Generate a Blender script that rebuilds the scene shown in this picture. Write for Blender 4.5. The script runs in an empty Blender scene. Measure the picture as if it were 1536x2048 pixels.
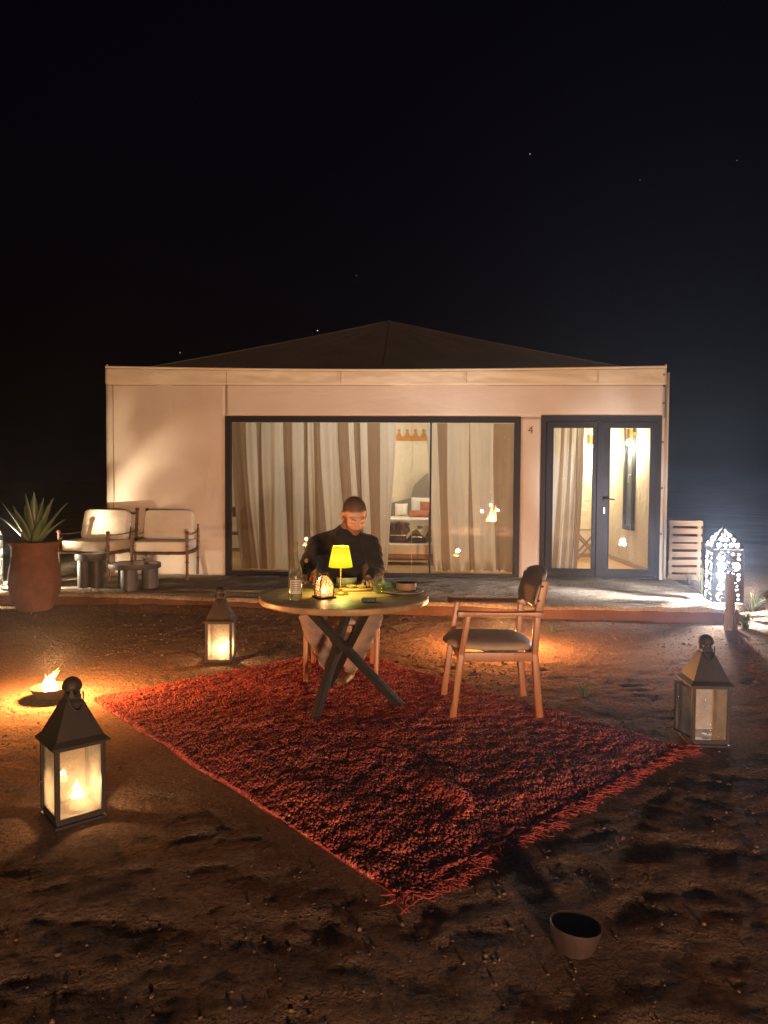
import bpy, bmesh, math, random
import numpy as np
from mathutils import Vector, Matrix, geometry
R_ = math.radians
random.seed(7)
rng = np.random.default_rng(7)
SC = bpy.context.scene
COL = SC.collection

# ------------------------------------------------------------------ camera
cd = bpy.data.cameras.new('camera')
cam = bpy.data.objects.new('camera', cd)
COL.objects.link(cam)
cd.sensor_fit = 'VERTICAL'
cd.sensor_height = 34.6
cd.sensor_width = 25.95
cd.lens = 1480.0 / 2048.0 * 34.6
cd.clip_end = 2000
cd.clip_start = 0.02
PITCH, ROLL = -0.0386, 0.0065
_f = Vector((0, math.cos(PITCH), math.sin(PITCH)))
_u = Vector((0, -math.sin(PITCH), math.cos(PITCH)))
_r = Vector((1, 0, 0))
_r2 = _r * math.cos(ROLL) + _u * math.sin(ROLL)
_u2 = -_r * math.sin(ROLL) + _u * math.cos(ROLL)
m = Matrix((_r2, _u2, -_f)).transposed().to_4x4()
m.translation = (0, 0, 1.5)
cam.matrix_world = m
SC.camera = cam

# ------------------------------------------------------------------ night sky, moon, exposure
W = bpy.data.worlds.new('World')
SC.world = W
W.use_nodes = True
nt = W.node_tree
nt.nodes.clear()
wo = nt.nodes.new('ShaderNodeOutputWorld')
bg = nt.nodes.new('ShaderNodeBackground')
sky = nt.nodes.new('ShaderNodeTexSky')
sky.sky_type = 'NISHITA'
sky.sun_disc = False
sky.ozone_density = 8.0
sky.dust_density = 0.2
sky.sun_elevation = R_(-3.5)
sky.sun_rotation = R_(115)
bg.inputs['Strength'].default_value = 0.07
nt.links.new(sky.outputs[0], bg.inputs[0])
nt.links.new(bg.outputs[0], wo.inputs[0])
sd = bpy.data.lights.new('moon', 'SUN')
sd.energy = 0.004
sd.angle = R_(0.6)
sd.color = (0.75, 0.85, 1.0)
so = bpy.data.objects.new('moon', sd)
so.rotation_euler = (R_(40), 0, R_(75))
COL.objects.link(so)
SC.view_settings.view_transform = 'Standard'
SC.view_settings.look = 'None'
SC.view_settings.exposure = 0.0
SC.view_settings.gamma = 1.0
SC.view_settings.use_curve_mapping = False
SC.render.engine = 'CYCLES'
cy = SC.cycles
cy.use_denoising = True
try:
    cy.denoiser = 'OPENIMAGEDENOISE'
except Exception:
    pass
cy.max_bounces = 6
cy.diffuse_bounces = 3
cy.glossy_bounces = 3
cy.transmission_bounces = 4
cy.transparent_max_bounces = 24
cy.sample_clamp_indirect = 3.0
cy.caustics_reflective = False
cy.caustics_refractive = False

# ------------------------------------------------------------------ materials
def _new(name):
    mt = bpy.data.materials.new(name)
    mt.use_nodes = True
    n = mt.node_tree
    b = n.nodes['Principled BSDF']
    return mt, n, b

def pmat(name, c1, c2=None, scale=8.0, rough=0.6, bump=0.0, bscale=None, metal=0.0, detail=4.0, stretch=None,
         spec=0.5, bdist=0.01, rvar=0.0, subsurf=0.0, sheen=0.0, trans=0.0):
    """principled with noise colour variation and noise bump"""
    mt, n, b = _new(name)
    L = n.links
    tc = n.nodes.new('ShaderNodeTexCoord')
    mp = n.nodes.new('ShaderNodeMapping')
    L.new(tc.outputs['Object'], mp.inputs['Vector'])
    if stretch:
        mp.inputs['Scale'].default_value = stretch
    b.inputs['Roughness'].default_value = rough
    b.inputs['Metallic'].default_value = metal
    b.inputs['Specular IOR Level'].default_value = spec
    if sheen:
        b.inputs['Sheen Weight'].default_value = sheen
    if c2 is None:
        c2 = tuple(c * 0.75 for c in c1)
    no = n.nodes.new('ShaderNodeTexNoise')
    no.inputs['Scale'].default_value = scale
    no.inputs['Detail'].default_value = detail
    L.new(mp.outputs[0], no.inputs['Vector'])
    rp = n.nodes.new('ShaderNodeValToRGB')
    rp.color_ramp.elements[0].position = 0.3
    rp.color_ramp.elements[1].position = 0.7
    rp.color_ramp.elements[0].color = (*c2, 1)
    rp.color_ramp.elements[1].color = (*c1, 1)
    L.new(no.outputs['Fac'], rp.inputs[0])
    L.new(rp.outputs[0], b.inputs['Base Color'])
    if rvar:
        mr = n.nodes.new('ShaderNodeMapRange')
        mr.inputs['To Min'].default_value = max(0, rough - rvar)
        mr.inputs['To Max'].default_value = min(1, rough + rvar)
        L.new(no.outputs['Fac'], mr.inputs['Value'])
        L.new(mr.outputs[0], b.inputs['Roughness'])
    if bump:
        nb = n.nodes.new('ShaderNodeTexNoise')
        nb.inputs['Scale'].default_value = bscale or scale * 4
        nb.inputs['Detail'].default_value = 5
        L.new(mp.outputs[0], nb.inputs['Vector'])
        bu = n.nodes.new('ShaderNodeBump')
        bu.inputs['Strength'].default_value = bump
        bu.inputs['Distance'].default_value = bdist
        L.new(nb.outputs['Fac'], bu.inputs['Height'])
        L.new(bu.outputs[0], b.inputs['Normal'])
    if trans:
        out = n.nodes['Material Output']
        tr = n.nodes.new('ShaderNodeBsdfTranslucent')
        L.new(rp.outputs[0], tr.inputs['Color'])
        mx = n.nodes.new('ShaderNodeMixShader')
        mx.inputs[0].default_value = trans
        L.new(b.outputs[0], mx.inputs[1])
        L.new(tr.outputs[0], mx.inputs[2])
        L.new(mx.outputs[0], out.inputs['Surface'])
    return mt

def wood(name, c1, c2, axis=0, scale=6.0, rough=0.45, bump=0.15):
    st = [9.0, 9.0, 9.0]
    st[axis] = 0.7
    return pmat(name, c1, c2, scale=scale, rough=rough, bump=bump, bscale=scale * 2.5, stretch=st, detail=6, bdist=0.004)

def emit(name, col, strength, sample=False, clear=True):
    mt = bpy.data.materials.new(name)
    mt.use_nodes = True
    n = mt.node_tree
    n.nodes.clear()
    o = n.nodes.new('ShaderNodeOutputMaterial')
    e = n.nodes.new('ShaderNodeEmission')
    e.inputs[0].default_value = (*col, 1)
    e.inputs[1].default_value = strength
    if clear:
        tr = n.nodes.new('ShaderNodeBsdfTransparent')
        ad = n.nodes.new('ShaderNodeAddShader')
        n.links.new(e.outputs[0], ad.inputs[0])
        n.links.new(tr.outputs[0], ad.inputs[1])
        n.links.new(ad.outputs[0], o.inputs[0])
    else:
        n.links.new(e.outputs[0], o.inputs[0])
    if not sample:
        mt.cycles.emission_sampling = 'NONE'
    return mt

def flame_mat(name, strength):
    """yellow-white foot to orange tip, as a flame is"""
    mt = bpy.data.materials.new(name)
    mt.use_nodes = True
    n = mt.node_tree
    n.nodes.clear()
    o = n.nodes.new('ShaderNodeOutputMaterial')
    e = n.nodes.new('ShaderNodeEmission')
    tc = n.nodes.new('ShaderNodeTexCoord')
    sp = n.nodes.new('ShaderNodeSeparateXYZ')
    rp = n.nodes.new('ShaderNodeValToRGB')
    rp.color_ramp.elements[0].color = (1.0, 0.62, 0.24, 1)
    rp.color_ramp.elements[1].color = (1.0, 0.22, 0.03, 1)
    rp.color_ramp.elements[1].position = 0.95
    n.links.new(tc.outputs['Generated'], sp.inputs[0])
    n.links.new(sp.outputs['Z'], rp.inputs[0])
    n.links.new(rp.outputs[0], e.inputs[0])
    e.inputs[1].default_value = strength
    tr = n.nodes.new('ShaderNodeBsdfTransparent')
    ad = n.nodes.new('ShaderNodeAddShader')
    n.links.new(e.outputs[0], ad.inputs[0])
    n.links.new(tr.outputs[0], ad.inputs[1])
    n.links.new(ad.outputs[0], o.inputs[0])
    mt.cycles.emission_sampling = 'NONE'
    return mt

def glass_mat(name, tint=(1, 1, 1), dust_or_sheen=0.0, dust_sheen_col=(0.8, 0.75, 0.65), refl=1.0, gloss=0.02, dscale=9.0, cap=1.0):
    """thin clear pane: passes light, mirrors by fresnel, may carry dust"""
    mt = bpy.data.materials.new(name)
    mt.use_nodes = True
    n = mt.node_tree
    n.nodes.clear()
    L = n.links
    o = n.nodes.new('ShaderNodeOutputMaterial')
    t = n.nodes.new('ShaderNodeBsdfTransparent')
    t.inputs[0].default_value = (*tint, 1)
    g = n.nodes.new('ShaderNodeBsdfGlossy')
    g.inputs['Roughness'].default_value = gloss
    fr = n.nodes.new('ShaderNodeFresnel')
    fr.inputs[0].default_value = 1.5
    mm = n.nodes.new('ShaderNodeMath')
    mm.operation = 'MULTIPLY'
    mm.use_clamp = True
    mm.inputs[1].default_value = refl
    L.new(fr.outputs[0], mm.inputs[0])
    cl = n.nodes.new('ShaderNodeMath')
    cl.operation = 'MINIMUM'
    cl.inputs[1].default_value = cap
    L.new(mm.outputs[0], cl.inputs[0])
    mx = n.nodes.new('ShaderNodeMixShader')
    L.new(cl.outputs[0], mx.inputs[0])
    L.new(t.outputs[0], mx.inputs[1])
    L.new(g.outputs[0], mx.inputs[2])
    last = mx
    if dust_or_sheen:
        d = n.nodes.new('ShaderNodeBsdfDiffuse')
        d.inputs[0].default_value = (*dust_sheen_col, 1)
        tl = n.nodes.new('ShaderNodeBsdfTranslucent')
        tl.inputs[0].default_value = (*dust_sheen_col, 1)
        m1 = n.nodes.new('ShaderNodeMixShader')
        m1.inputs[0].default_value = 0.6
        L.new(d.outputs[0], m1.inputs[1])
        L.new(tl.outputs[0], m1.inputs[2])
        tc = n.nodes.new('ShaderNodeTexCoord')
        no = n.nodes.new('ShaderNodeTexNoise')
        no.inputs['Scale'].default_value = dscale
        no.inputs['Detail'].default_value = 8
        L.new(tc.outputs['Object'], no.inputs['Vector'])
        mr = n.nodes.new('ShaderNodeMapRange')
        mr.inputs['From Min'].default_value = 0.3
        mr.inputs['From Max'].default_value = 0.75
        mr.inputs['To Min'].default_value = dust_or_sheen * 0.45
        mr.inputs['To Max'].default_value = min(1, dust_or_sheen * 1.5)
        L.new(no.outputs['Fac'], mr.inputs['Value'])
        m2 = n.nodes.new('ShaderNodeMixShader')
        L.new(mr.outputs[0], m2.inputs[0])
        L.new(mx.outputs[0], m2.inputs[1])
        L.new(m1.outputs[0], m2.inputs[2])
        last = m2
    L.new(last.outputs[0], o.inputs[0])
    return mt

def canvas_mat(name, c1, c2, wr_scale, wr_str, stretch):
    """woven canvas with slack wrinkles"""
    mt, n, b = _new(name)
    L = n.links
    b.inputs['Roughness'].default_value = 0.85
    b.inputs['Specular IOR Level'].default_value = 0.15
    tc = n.nodes.new('ShaderNodeTexCoord')
    mp = n.nodes.new('ShaderNodeMapping')
    mp.inputs['Scale'].default_value = stretch
    L.new(tc.outputs['Object'], mp.inputs[0])
    n1 = n.nodes.new('ShaderNodeTexNoise')
    n1.inputs['Scale'].default_value = 1.3
    n1.inputs['Detail'].default_value = 5
    L.new(tc.outputs['Object'], n1.inputs[0])
    rp = n.nodes.new('ShaderNodeValToRGB')
    rp.color_ramp.elements[0].position = 0.3
    rp.color_ramp.elements[1].position = 0.75
    rp.color_ramp.elements[0].color = (*c2, 1)
    rp.color_ramp.elements[1].color = (*c1, 1)
    L.new(n1.outputs[0], rp.inputs[0])
    L.new(rp.outputs[0], b.inputs['Base Color'])
    n2 = n.nodes.new('ShaderNodeTexNoise')
    n2.inputs['Scale'].default_value = wr_scale
    n2.inputs['Detail'].default_value = 3
    n2.inputs['Distortion'].default_value = 0.8
    L.new(mp.outputs[0], n2.inputs[0])
    bu = n.nodes.new('ShaderNodeBump')
    bu.inputs['Strength'].default_value = wr_str
    bu.inputs['Distance'].default_value = 0.03
    L.new(n2.outputs[0], bu.inputs['Height'])
    n3 = n.nodes.new('ShaderNodeTexNoise')
    n3.inputs['Scale'].default_value = 220
    L.new(tc.outputs['Object'], n3.inputs[0])
    b2 = n.nodes.new('ShaderNodeBump')
    b2.inputs['Strength'].default_value = 0.12
    b2.inputs['Distance'].default_value = 0.003
    L.new(n3.outputs[0], b2.inputs['Height'])
    L.new(bu.outputs[0], b2.inputs['Normal'])
    L.new(b2.outputs[0], b.inputs['Normal'])
    return mt

def ground_mat(name, cols, big=0.5):
    mt, n, b = _new(name)
    L = n.links
    b.inputs['Roughness'].default_value = 0.95
    b.inputs['Specular IOR Level'].default_value = 0.0
    tc = n.nodes.new('ShaderNodeTexCoord')
    n1 = n.nodes.new('ShaderNodeTexNoise')
    n1.inputs['Scale'].default_value = big
    n1.inputs['Detail'].default_value = 9
    n1.inputs['Roughness'].default_value = 0.65
    L.new(tc.outputs['Object'], n1.inputs[0])
    rp = n.nodes.new('ShaderNodeValToRGB')
    el = rp.color_ramp.elements
    el[0].position, el[0].color = 0.3, (*cols[0], 1)
    el[1].position, el[1].color = 0.72, (*cols[2], 1)
    e = el.new(0.5)
    e.color = (*cols[1], 1)
    L.new(n1.outputs[0], rp.inputs[0])
    n4 = n.nodes.new('ShaderNodeTexNoise')
    n4.inputs['Scale'].default_value = 45
    n4.inputs['Detail'].default_value = 6
    L.new(tc.outputs['Object'], n4.inputs[0])
    mx = n.nodes.new('ShaderNodeMix')
    mx.data_type = 'RGBA'
    mx.blend_type = 'OVERLAY'
    mx.inputs[0].default_value = 0.65
    L.new(rp.outputs[0], mx.inputs[6])
    L.new(n4.outputs[0], mx.inputs[7])
    L.new(mx.outputs[2], b.inputs['Base Color'])
    prev = None
    for sc_, st_, di_ in ((9, 0.4, 0.05), (28, 0.8, 0.045), (80, 0.8, 0.018)):
        nn = n.nodes.new('ShaderNodeTexNoise')
        nn.inputs['Scale'].default_value = sc_
        nn.inputs['Detail'].default_value = 6
        nn.inputs['Roughness'].default_value = 0.6
        L.new(tc.outputs['Object'], nn.inputs[0])
        bu = n.nodes.new('ShaderNodeBump')
        bu.inputs['Strength'].default_value = st_
        bu.inputs['Distance'].default_value = di_
        L.new(nn.outputs[0], bu.inputs['Height'])
        if prev:
            L.new(prev.outputs[0], bu.inputs['Normal'])
        prev = bu
    L.new(prev.outputs[0], b.inputs['Normal'])
    return mt

M = {}
M['ground'] = ground_mat('sandy_earth', ((0.165, 0.102, 0.069), (0.255, 0.163, 0.111), (0.35, 0.236, 0.165)))
M['terrace'] = ground_mat('pale_earth', ((0.34, 0.27, 0.19), (0.48, 0.39, 0.29), (0.58, 0.49, 0.38)), big=0.9)
M['riser'] = pmat('rammed_earth', (0.17, 0.076, 0.046), (0.11, 0.05, 0.03), scale=3, rough=0.9, bump=0.5, bscale=22, bdist=0.02)
M['canvas'] = canvas_mat('cream_canvas', (0.72, 0.62, 0.50), (0.63, 0.53, 0.42), 1.8, 0.55, (1.3, 1.0, 0.6))
M['canvas_h'] = canvas_mat('slack_cream_canvas', (0.72, 0.62, 0.50), (0.64, 0.54, 0.43), 2.6, 0.3, (0.8, 1.0, 2.6))
M['valance'] = canvas_mat('valance_canvas', (0.78, 0.68, 0.50), (0.70, 0.60, 0.42), 4.5, 0.12, (1.0, 1.0, 1.0))
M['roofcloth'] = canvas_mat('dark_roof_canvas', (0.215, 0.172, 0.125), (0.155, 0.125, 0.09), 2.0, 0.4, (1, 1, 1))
M['inner'] = canvas_mat('quilted_inner_canvas', (0.72, 0.62, 0.46), (0.66, 0.56, 0.40), 7.0, 0.8, (1.0, 1.0, 1.0))
M['frame'] = pmat('anthracite_frame', (0.022, 0.020, 0.024), (0.016, 0.015, 0.018), scale=20, rough=0.55, spec=0.2)
M['pane'] = glass_mat('window_glass', (0.97, 0.98, 0.97), refl=1.5, dust_or_sheen=0.012, gloss=0.004)
M['seam'] = pmat('seam_thread', (0.36, 0.26, 0.18), rough=0.9)
M['curt_fold_shade'] = pmat('fold_shade_voile', (0.40, 0.315, 0.235), (0.34, 0.26, 0.19), scale=60, rough=0.9, spec=0.1, trans=0.35, stretch=(1, 1, 0.05))  # same sheer voile as the pale one, with fold shade painted as taupe
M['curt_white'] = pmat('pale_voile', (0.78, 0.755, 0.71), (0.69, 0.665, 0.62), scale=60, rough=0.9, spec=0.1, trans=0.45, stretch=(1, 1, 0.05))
M['floorwood'] = wood('honey_floor', (0.55, 0.34, 0.15), (0.42, 0.24, 0.10), axis=0, rough=0.4)
M['darkwood'] = wood('dark_wood', (0.16, 0.075, 0.035), (0.10, 0.045, 0.02), axis=2, rough=0.5)
M['midwood'] = wood('mid_wood', (0.30, 0.15, 0.07), (0.20, 0.095, 0.045), axis=0, rough=0.5)
M['chairwood'] = wood('teak_chair', (0.42, 0.17, 0.060), (0.30, 0.115, 0.038), axis=2, rough=0.38)
M['tablewood'] = wood('oak_table', (0.44, 0.275, 0.13), (0.25, 0.145, 0.066), axis=0, scale=3.0, rough=0.42, bump=0.25)
M['palewood'] = wood('pallet_wood', (0.50, 0.35, 0.21), (0.38, 0.25, 0.15), axis=0, rough=0.8, bump=0.3)
M['postwood'] = wood('weathered_post', (0.22, 0.17, 0.14), (0.11, 0.085, 0.07), axis=2, scale=9, rough=0.9, bump=0.8)
M['blackiron'] = pmat('black_iron', (0.016, 0.014, 0.012), (0.024, 0.019, 0.015), scale=30, rough=0.65, spec=0.2, metal=0.0, bump=0.15, bscale=120, bdist=0.002)
M['rustiron'] = pmat('aged_iron', (0.030, 0.022, 0.019), (0.019, 0.014, 0.012), scale=18, rough=0.6, metal=0.2, bump=0.2, bscale=90, bdist=0.002)
M['brownmetal'] = pmat('brown_chair_metal', (0.20, 0.10, 0.055), (0.12, 0.06, 0.033), scale=25, rough=0.5, metal=0.2, bump=0.2, bscale=60, bdist=0.003)
M['cushion'] = pmat('cream_cushion', (0.74, 0.66, 0.53), (0.68, 0.59, 0.46), scale=6, rough=0.9, bump=0.25, bscale=9, bdist=0.03, spec=0.1, sheen=0.2)
M['greycush'] = pmat('olive_grey_leather', (0.42, 0.335, 0.255), (0.34, 0.27, 0.20), scale=14, rough=0.6, bump=0.15, bscale=150, bdist=0.002)
M['slate'] = pmat('slate_paint', (0.06, 0.06, 0.063), (0.045, 0.045, 0.05), scale=12, rough=0.5)
M['stonetop'] = pmat('table_stone', (0.22, 0.19, 0.16), (0.09, 0.08, 0.07), scale=16, rough=0.25, detail=8)
M['chrome'] = pmat('polished_metal', (0.6, 0.57, 0.52), rough=0.28, metal=0.75)
M['terracotta'] = pmat('terracotta', (0.17, 0.07, 0.038), (0.095, 0.040, 0.023), scale=7, rough=0.9, bump=0.9, bscale=11, bdist=0.02, detail=8)
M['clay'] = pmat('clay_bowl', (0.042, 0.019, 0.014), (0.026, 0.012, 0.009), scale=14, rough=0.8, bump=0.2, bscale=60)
M['ash'] = pmat('black_ash', (0.012, 0.011, 0.010), (0.03, 0.025, 0.02), scale=30, rough=0.95, bump=0.8, bscale=50)
M['agave'] = pmat('agave_leaf', (0.10, 0.155, 0.07), (0.07, 0.11, 0.055), scale=5, rough=0.45, stretch=(4, 4, 0.7), bump=0.1)
M['lanternglass'] = glass_mat('dusty_lantern_glass', dust_or_sheen=0.15, dust_sheen_col=(0.80, 0.72, 0.58), refl=1.2, gloss=0.06, dscale=14)
M['frost'] = glass_mat('frosted_peach_glass', dust_or_sheen=0.5, dust_sheen_col=(0.9, 0.55, 0.34), refl=1.0, gloss=0.2, dscale=60)
M['wax'] = pmat('candle_wax', (0.85, 0.72, 0.50), rough=0.5, trans=0.3)
M['flame'] = flame_mat('candle_flame', 14)
M['fire'] = flame_mat('bowl_fire', 11)
M['led'] = emit('lantern_bulb', (1.0, 0.97, 0.92), 90)
M['ledwarm'] = emit('warm_lantern_bulb', (1.0, 0.84, 0.6), 70)
M['bulb'] = emit('sconce_bulb', (1.0, 0.9, 0.72), 14)
M['lanternmetal'] = pmat('pierced_sheet_metal', (0.028, 0.022, 0.02), (0.018, 0.015, 0.013), scale=20, rough=0.6)
M['brass'] = pmat('brass', (0.65, 0.42, 0.13), (0.5, 0.30, 0.09), scale=10, rough=0.3, metal=0.9)
M['trim'] = pmat('ochre_trim', (0.55, 0.22, 0.03), (0.45, 0.17, 0.02), scale=20, rough=0.8)
M['linen'] = pmat('white_linen', (0.78, 0.72, 0.62), (0.70, 0.64, 0.54), scale=9, rough=0.9, bump=0.4, bscale=8, bdist=0.03)
M['rust'] = pmat('rust_pillow', (0.45, 0.15, 0.07), (0.36, 0.11, 0.05), scale=10, rough=0.9, bump=0.3, bscale=10, bdist=0.02)
M['rattan'] = pmat('grey_rattan', (0.32, 0.27, 0.21), (0.2, 0.165, 0.125), scale=45, rough=0.8, bump=0.5, bscale=70)
M['bag'] = pmat('navy_bag', (0.035, 0.037, 0.05), (0.022, 0.023, 0.03), scale=9, rough=0.7, bump=0.4, bscale=12, bdist=0.03)
M['towel'] = pmat('pale_green_cloth', (0.62, 0.66, 0.55), (0.45, 0.52, 0.42), scale=9, rough=0.9, bump=0.4, bscale=10, bdist=0.02)
M['skin'] = pmat('skin', (0.58, 0.33, 0.25), (0.52, 0.28, 0.205), scale=30, rough=0.6, bump=0.06, bscale=140, bdist=0.002)
def _hairy(mt):
    n = mt.node_tree
    b = n.nodes['Principled BSDF']
    src = b.inputs['Base Color'].links[0].from_socket
    for nm, col, k in (('stubble', (0.10, 0.045, 0.028, 1), 0.7), ('scalp', (0.095, 0.05, 0.032, 1), 0.85)):
        at = n.nodes.new('ShaderNodeAttribute')
        at.attribute_name = nm
        mu = n.nodes.new('ShaderNodeMath')
        mu.operation = 'MULTIPLY'
        mu.inputs[1].default_value = k
        n.links.new(at.outputs['Fac'], mu.inputs[0])
        mx = n.nodes.new('ShaderNodeMix')
        mx.data_type = 'RGBA'
        n.links.new(mu.outputs[0], mx.inputs[0])
        n.links.new(src, mx.inputs[6])
        mx.inputs[7].default_value = col
        src = mx.outputs[2]
    n.links.new(src, b.inputs['Base Color'])
_hairy(M['skin'])
M['hair'] = pmat('cropped_hair', (0.10, 0.053, 0.033), (0.065, 0.035, 0.022), scale=120, rough=0.85, bump=0.7, bscale=400, bdist=0.004)
M['beard'] = pmat('stubble', (0.12, 0.052, 0.03), (0.08, 0.034, 0.02), scale=90, rough=0.8, bump=0.4, bscale=350, bdist=0.003)
M['eyebrow'] = pmat('eyebrow_hair', (0.10, 0.045, 0.028), rough=0.9)
M['lip'] = pmat('lip', (0.42, 0.13, 0.10), rough=0.5)
M['sweater'] = pmat('black_sweatshirt', (0.022, 0.020, 0.019), (0.015, 0.014, 0.013), scale=14, rough=0.92, bump=0.5, bscale=14, bdist=0.02, sheen=0.15, spec=0.2)
M['trousers'] = pmat('beige_trousers', (0.28, 0.205, 0.17), (0.22, 0.16, 0.13), scale=8, rough=0.9, bump=0.5, bscale=9, bdist=0.025)
M['shoe'] = pmat('brown_shoe', (0.16, 0.075, 0.04), (0.10, 0.045, 0.025), scale=20, rough=0.6)
M['badge'] = pmat('badge_thread', (0.35, 0.30, 0.22), rough=0.9)
M['rugbase'] = pmat('rug_backing', (0.32, 0.042, 0.038), (0.22, 0.028, 0.026), scale=40, rough=0.95)
M['fringe'] = pmat('rug_fringe', (0.46, 0.075, 0.055), (0.30, 0.04, 0.034), scale=30, rough=0.95)
M['ceramic'] = pmat('sage_ceramic', (0.30, 0.29, 0.21), (0.25, 0.24, 0.17), scale=20, rough=0.4)
M['claybowl'] = pmat('glazed_brown_bowl', (0.33, 0.19, 0.11), (0.27, 0.15, 0.085), scale=20, rough=0.45)
M['bowlin'] = pmat('green_glaze', (0.16, 0.18, 0.11), rough=0.3)
M['plate'] = pmat('pale_plate', (0.62, 0.60, 0.50), (0.54, 0.52, 0.42), scale=14, rough=0.35)
M['platerim'] = pmat('dark_plate_rim', (0.14, 0.11, 0.085), rough=0.4)
M['napkin'] = pmat('patterned_napkin', (0.30, 0.40, 0.42), (0.14, 0.24, 0.16), scale=22, rough=0.9, bump=0.4, bscale=20, bdist=0.02)
M['tableglass'] = glass_mat('drinking_glass', (0.97, 0.99, 0.96), refl=2.2, gloss=0.03, cap=0.45, dust_or_sheen=0.05, dust_sheen_col=(0.8, 0.82, 0.75), dscale=40)  # thin pale film painted in to stand for highlights on clear glass
M['bottleglass'] = glass_mat('bottle_glass', (0.93, 0.96, 0.92), refl=3.0, gloss=0.03, cap=0.6, dust_or_sheen=0.10, dust_sheen_col=(0.85, 0.86, 0.80), dscale=30)  # stronger pale film in place of the bottle's bright highlights
M['wine'] = glass_mat('white_wine', (0.80, 0.80, 0.38), refl=1.0, cap=0.3)
M['water'] = glass_mat('still_water', (0.93, 0.96, 0.92), refl=1.3, cap=0.3)
M['paperlabel'] = pmat('paper_label', (0.55, 0.50, 0.40), (0.48, 0.42, 0.32), scale=30, rough=0.8)
M['steel'] = pmat('dark_cutlery', (0.10, 0.09, 0.085), rough=0.35, metal=0.8)
M['pack'] = pmat('card_pack', (0.05, 0.06, 0.05), (0.035, 0.045, 0.04), scale=20, rough=0.5)
M['packtop'] = pmat('card_pack_print', (0.20, 0.27, 0.21), (0.13, 0.18, 0.14), scale=60, rough=0.5)
M['tray'] = wood('olive_wood_tray', (0.42, 0.26, 0.10), (0.28, 0.16, 0.06), axis=0, rough=0.5)
M['shade_in'] = emit('lamp_inner', (0.95, 1.0, 0.55), 6)
M['grass'] = pmat('dry_grass', (0.20, 0.20, 0.10), (0.11, 0.13, 0.06), scale=8, rough=0.8)
M['greengrass'] = pmat('green_grass', (0.10, 0.15, 0.06), (0.07, 0.11, 0.045), scale=8, rough=0.8)
M['petal'] = pmat('pink_petal', (0.55, 0.20, 0.20), rough=0.8)
M['stone'] = pmat('pale_stone', (0.20, 0.15, 0.11), (0.12, 0.085, 0.06), scale=9, rough=0.9, bump=0.4, bscale=30)
M['clod'] = pmat('earth_clod', (0.19, 0.12, 0.08), (0.115, 0.07, 0.046), scale=5, rough=0.95, spec=0.1)
M['gold4'] = pmat('dark_bronze', (0.14, 0.085, 0.03), rough=0.4, metal=0.4)
M['rope'] = pmat('strap', (0.16, 0.10, 0.07), rough=0.8)
M['star'] = emit('starlight', (0.8, 0.85, 1.0), 1.4)
M['ember'] = emit('embers', (1.0, 0.2, 0.03), 2.0)

# shade: pleated translucent yellow cloth lit from inside
def shade_material():
    mt, n, b = _new('yellow_lampshade')
    L = n.links
    b.inputs['Base Color'].default_value = (0.55, 0.60, 0.02, 1)
    b.inputs['Roughness'].default_value = 0.9
    tc = n.nodes.new('ShaderNodeTexCoord')
    sp = n.nodes.new('ShaderNodeSeparateXYZ')
    L.new(tc.outputs['Object'], sp.inputs[0])
    an = n.nodes.new('ShaderNodeMath')
    an.operation = 'ARCTAN2'
    L.new(sp.outputs['Y'], an.inputs[0])
    L.new(sp.outputs['X'], an.inputs[1])
    mu = n.nodes.new('ShaderNodeMath')
    mu.operation = 'MULTIPLY'
    mu.inputs[1].default_value = 40
    L.new(an.outputs[0], mu.inputs[0])
    si = n.nodes.new('ShaderNodeMath')
    si.operation = 'SINE'
    L.new(mu.outputs[0], si.inputs[0])
    mr = n.nodes.new('ShaderNodeMapRange')
    mr.inputs['From Min'].default_value = -1
    mr.inputs['To Min'].default_value = 0.42
    mr.inputs['To Max'].default_value = 0.95
    L.new(si.outputs[0], mr.inputs['Value'])
    # the bulb sits in the middle of the shade: most light leaves there
    rp = n.nodes.new('ShaderNodeValToRGB')
    el = rp.color_ramp.elements
    el[0].position, el[0].color = 0.19, (0.62, 0.70, 0.0, 1)
    el[1].position, el[1].color = 0.325, (0.58, 0.64, 0.0, 1)
    q = el.new(0.245)
    q.color = (1.0, 1.0, 0.05, 1)
    L.new(sp.outputs['Z'], rp.inputs[0])
    L.new(rp.outputs[0], b.inputs['Emission Color'])
    L.new(mr.outputs[0], b.inputs['Emission Strength'])
    mt.cycles.emission_sampling = 'NONE'
    return mt
M['shade'] = shade_material()

# pile: red wool that varies from yarn to yarn
def pile_material():
    mt, n, b = _new('red_wool_pile')
    L = n.links
    at = n.nodes.new('ShaderNodeAttribute')
    at.attribute_name = 'yarn'
    rp = n.nodes.new('ShaderNodeValToRGB')
    el = rp.color_ramp.elements
    el[0].color = (0.27, 0.028, 0.030, 1)
    el[1].color = (0.66, 0.21, 0.15, 1)
    e = el.new(0.5)
    e.color = (0.48, 0.080, 0.058, 1)
    L.new(at.outputs['Fac'], rp.inputs[0])
    L.new(rp.outputs[0], b.inputs['Base Color'])
    b.inputs['Roughness'].default_value = 0.95
    b.inputs['Specular IOR Level'].default_value = 0.1
    b.inputs['Sheen Weight'].default_value = 0.15
    return mt
M['pile'] = pile_material()

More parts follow.
